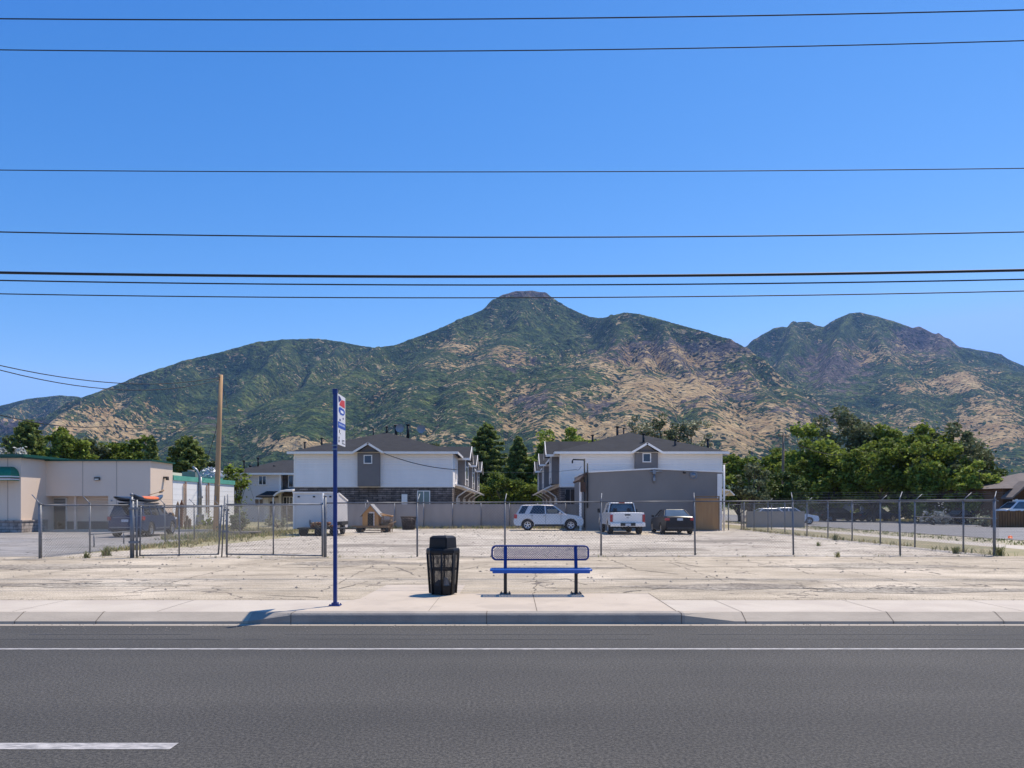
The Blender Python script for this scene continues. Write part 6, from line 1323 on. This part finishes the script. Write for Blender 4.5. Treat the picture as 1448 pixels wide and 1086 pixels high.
def mesh_quads(name, V, m, parent=None):
    n = len(V)//4; me = bpy.data.meshes.new(name); me.vertices.add(len(V)); me.vertices.foreach_set('co', V.astype(np.float32).ravel()); me.loops.add(n*4); me.loops.foreach_set('vertex_index', np.arange(n*4,dtype=np.int32))
    me.polygons.add(n); me.polygons.foreach_set('loop_start', np.arange(0,n*4,4,dtype=np.int32)); me.update(); me.materials.append(m)
    o = bpy.data.objects.new(name, me); COL.objects.link(o); o.parent = parent; return o
def broad(label, c, rtop, hw_px, Y, kind='mid', n=9000, base=.22, size=.22, seed=1, clumps=60, gaps=1.0, group=None, depth=.8, cat='tree', name='broadleaf_tree', clr=.15):
    r = np.random.default_rng(seed); x = PX(c,Y); H = PZ(rtop,Y)-LOT; rx = hw_px*Y/F; zb = H*base; rz_ = (H-zb)/2; cz = zb+rz_
    T = thing(name, label, cat, (x,Y,LOT), 0, group)
    # clump centres over an uneven ellipsoid, mostly near its shell
    u = r.normal(size=(clumps,3)); u /= np.linalg.norm(u,axis=1)[:,None]; rad = r.uniform(.45,1.0,clumps)**.6
    lump = 1+.22*np.sin(u[:,0]*3.1+seed)+.16*np.sin(u[:,2]*4.3+seed*2)+.12*np.sin(u[:,1]*5+seed)
    cc = u*rad[:,None]*np.clip(lump,.6,1.25)[:,None]*np.array([rx,rx*depth,rz_])*np.array([1.0,1.0,.95]); cc[:,2] = np.clip(cc[:,2], -rz_, rz_*.97)
    cr_ = r.uniform(.13,.28,clumps)*min(rx,rz_)*1.15*gaps**-.5
    k = r.integers(0,clumps,n); w_ = r.normal(size=(n,3)); w_ /= np.linalg.norm(w_,axis=1)[:,None]; d = r.uniform(.35,1.0,n)**.5
    C = cc[k]+w_*(cr_[k]*d)[:,None]*np.array([1,1,.72]); C[:,2] += cz
    fr = int(n*.08); C[:fr] += r.normal(size=(fr,3))*.35*np.array([1,1,1])   # stray sprays
    V = leaves(C, None, size, seed+5); mesh_quads('crown', V, LG[kind], T)
    b = MB(); tr = max(.10, H*.024); b.tube([(0,0,-.1),(.08*math.sin(seed),0,zb*.8),(.2*math.sin(seed*2),.1,cz)], [tr,tr*.8,tr*.4], 8)
    for i in range(0, min(clumps,22), 1):
        e = cc[i]+np.array([0,0,cz]); s_ = Vector((.15*math.sin(seed),0,zb*.7+.35*(cz-zb)*(i%4)/3)); e = Vector(e); md = s_.lerp(e,.5)+Vector((0,0,.08*H*.3)); b.tube([s_,md,e], [tr*.42,tr*.26,tr*.1], 5, caps=False)
    b.build('trunk', M_bark, T); return T
def conifer(label, c, rtop, hw_px, Y, kind='pine', n=9000, seed=3, size=.2, base=.03, shape=.85, group=None, droop=.35):
    r = np.random.default_rng(seed); x = PX(c,Y); H = PZ(rtop,Y)-LOT; rx = hw_px*Y/F; T = thing('conifer_tree', label, 'tree', (x,Y,LOT), 0, group)
    nb = 120; b = MB(); tr = H*.018; b.tube([(0,0,-.1),(0,0,H*.97)], [tr,tr*.15], 7); C = []; per = n//nb
    for i in range(nb):
        t = (i+r.random())/nb; z = H*(base+(1-base)*t*.98); L_ = rx*(1-t)**shape*r.uniform(.60,1.15)+.12; a = i*2.39996+r.uniform(-.3,.3); dv = np.array([math.cos(a),math.sin(a),0])
        s = r.random(per)**.7*L_; side = r.normal(size=per)*(.05+.09*(L_-s*.6)); zz = z - droop*s*.6 + droop*.55*(s/L_)**2*L_*.6 + r.normal(size=per)*.09
        pv = dv*s[:,None]+np.stack([-dv[1]*side, dv[0]*side, zz],-1); C.append(pv)
        if i%2 == 0: b.tube([(0,0,z),(dv[0]*L_*.85,dv[1]*L_*.85,z-droop*L_*.3)], [tr*.25,tr*.08], 4, caps=False)
    C = np.concatenate(C); V = leaves(C, None, size, seed); mesh_quads('crown', V, LG[kind], T); b.build('trunk', M_bark, T); return T
G_R = 'large trees beyond the cross street'
# right-hand mass
broad('low leafy tree right of the grey building, leftmost of the right hand trees', 1046, 636, 34, 80, 'mid', 7000, .12, .2, 11)
broad('thin grey twiggy tree between the grey building and the far utility pole', 1062, 648, 24, 72, 'olive', 2600, .1, .16, 12, 40)
broad('rounded green tree right behind the far utility pole', 1105, 622, 36, 92, 'mid', 8000, .1, .24, 13)
broad('bright green tree right of the far utility pole', 1146, 604, 44, 88, 'light', 11000, .1, .22, 14)
broad('tall grey green tree forming the highest top of the right hand trees', 1198, 584, 50, 100, 'olive', 12000, .25, .24, 15, 70)
broad('broad dark tree below the tallest tree top on the right', 1180, 618, 48, 84, 'mid', 10000, .08, .22, 16)
broad('tall dark green tree just right of the tallest top', 1243, 590, 46, 98, 'mid', 12000, .1, .24, 17)
broad('wide green tree above the blue grey house', 1236, 622, 46, 80, 'mid', 9000, .14, .2, 18, depth=.6)
broad('mid height green tree between the blue grey house and the open branched tree', 1294, 600, 46, 78, 'mid', 12000, .06, .2, 19)
broad('open crowned tree with bare branches showing, right part of the trees', 1345, 590, 52, 76, 'olive', 6000, .2, .2, 20, 46, 1.6)
broad('dark low tree under the open branched tree', 1335, 632, 52, 73, 'mid', 11000, .05, .2, 21)
broad('rounded bush like tree at the right end, touching the timber house', 1388, 655, 30, 68, 'light', 6500, .05, .17, 22)
broad('deep green tree behind the open branched crown', 1376, 610, 32, 80, 'dark', 8500, .05, .2, 23)
broad('dark understorey tree behind the short tan wall', 1098, 668, 40, 76, 'dark', 7000, .02, .2, 24)
broad('dark understorey tree left of the blue grey house', 1160, 662, 46, 102, 'dark', 8000, .02, .24, 25)
broad('dark understorey tree right of the blue grey house', 1270, 660, 50, 92, 'dark', 9000, .02, .22, 26)
# middle
conifer('tallest dark spruce in the gap between the two townhouse rows', 688, 597, 56, 118, 'pine', 19000, 31, .30, .02, .52)
conifer('narrow spruce right of the tallest spruce in the townhouse gap', 733, 616, 40, 112, 'pine', 12000, 32, .26, .02, .65)
broad('bright green tree beside the right townhouse row, in the gap', 770, 628, 36, 112, 'light', 10000, .03, .26, 33)
broad('green tree behind the right townhouse roof', 806, 611, 50, 122, 'light', 13000, .1, .26, 34)
broad('low green bush tree at the end of the court', 716, 668, 34, 106, 'mid', 7000, .0, .24, 35)
broad('small bright green tree top over the left townhouse roof', 632, 627, 12, 118, 'light', 1500, .2, .24, 36, 20)
broad('low bush closing the court under the two spruces', 752, 676, 24, 105, 'mid', 4500, .0, .22, 37)
for i,(c_,rt,hw_,sd) in enumerate(((915,587,26,41),(944,578,28,42),(975,591,26,43))):
    broad(('sparse olive treetop, left of three above the right townhouse roof','tallest sparse olive treetop above the right townhouse roof','sparse olive treetop, right of three above the right townhouse roof')[i], c_, rt, hw_*1.1, 125, 'twig' if i != 1 else 'olive', 5000, .35, .20, sd, 60, 1.3)
broad('faint sparse treetop over the left townhouse roof end', 612, 618, 16, 125, 'olive', 900, .5, .22, 44, 22, 2.0)
# left
conifer('dark spiky conifer above the green roof edge at far left', 40, 595, 42, 92, 'pine', 6000, 51, .26, .35, .5, droop=-.6)
for i,(c_,rt,hw_,sd,kd) in enumerate(((78,607,22,52,'mid'),(106,612,24,53,'light'),(133,610,20,54,'olive'),(160,618,22,55,'mid'),(187,618,20,56,'mid'),(88,632,30,58,'light'),(142,632,34,59,'mid'))):
    broad(['pointed green tree right of the spiky conifer','bright tree third in the row over the tan building','grey green tree at the middle of the tan building roof','dark green tree over the second wall joint','green tree near right end of the row over the tan building','low bright tree just over the green roof trim','low green tree just over the roof trim, right of the bright one'][i], c_, rt, hw_*1.25, 88+i*2, kd, 7000, .25, .22, sd, 50)
conifer('small dark conifer right of the green row behind the tan building', 214, 616, 26, 90, 'pine', 4500, 57, .22, .2, .7)
conifer('big dark bushy pine behind the teal trimmed annexe', 265, 618, 50, 80, 'pine', 12000, 60, .24, .1, .5, droop=-.15)
broad('pale silver leaved tree top at the far left edge', 12, 622, 26, 84, 'silver', 3500, .3, .2, 61, 30)
broad('green rounded top behind the silver leaved tree', 8, 614, 16, 96, 'olive', 1500, .5, .2, 62, 20)
broad('yellow green narrow tree between block annexe and pale grey house', 334, 660, 13, 70, 'light', 4200, .0, .15, 63, 30)
broad('small bright tree behind the wooden utility pole', 322, 655, 10, 78, 'light', 1500, .3, .18, 64, 20)
broad('small olive tree behind the annexe roof unit', 298, 655, 16, 84, 'olive', 2000, .3, .2, 65, 22)
# shrubs
broad('dry grey green shrub behind the gate meeting point', 338, 722, 16, 44, 'olive', 2200, .0, .07, 71, 24, cat='shrub', name='shrub')
broad('dry straw coloured shrub before the pale grey house', 392, 731, 20, 56, 'twig', 1800, .0, .09, 72, 24, cat='shrub', name='shrub')
broad('green shrub at the foot of the annexe wall', 295, 731, 9, 56, 'mid', 900, .0, .08, 73, 14, cat='shrub', name='shrub')
broad('pale grey bush behind the fence, left of the dark parked car', 1322, 721, 18, 66, 'silver', 2200, .0, .1, 74, 24, cat='shrub', name='shrub')
broad('brownish bush just left of the corner fence post', 1392, 729, 17, 60, 'twig', 2600, .0, .09, 75, 24, cat='shrub', name='shrub')
broad('yellow green hedge bush before the grey shed roofed house', 1160, 724, 16, 90, 'light', 1500, .0, .12, 76, 20, cat='shrub', name='shrub')
broad('yellow green hedge bush before the blue grey house', 1208, 724, 16, 88, 'light', 1500, .0, .12, 77, 20, cat='shrub', name='shrub')
# far tree belt in the valley, reads as one mass
r = np.random.default_rng(99); n = 46000; a = r.uniform(-1.1,1.1,n); Y_ = r.uniform(330,760,n); X_ = a*Y_; top_ = 5+7*vnoise(X_/14, Y_/40, 5)+3*vnoise(X_/4, Y_/9, 6); z_ = LOT+top_*r.random(n)**.6
o = mesh_quads('distant_trees', leaves(np.stack([X_,Y_,z_],-1), None, 1.3, 9), LG['dark']); tag(o, 'distant belt of trees at the foot of the mountains', 'trees', kind='stuff')

# ================================================================ HAZE
b = MB(); b.box(-6900, 6900, -60, 6900, -2, 1260); hz = b.build('haze', [bpy.data.materials.new('haze air')]); hz['kind'] = 'stuff'; tag(hz, 'thin blue summer haze lying over the whole valley', 'haze', kind='stuff')
hm = hz.data.materials[0]; hm.use_nodes = True; hm.node_tree.nodes.clear(); ho = hm.node_tree.nodes.new('ShaderNodeOutputMaterial'); hv = hm.node_tree.nodes.new('ShaderNodeVolumePrincipled')
hv.inputs['Color'].default_value = (.26,.50,1,1); hv.inputs['Density'].default_value = .00004; hv.inputs['Anisotropy'].default_value = .2
hm.node_tree.links.new(hv.outputs[0], ho.inputs['Volume'])
bpy.context.view_layer.update()
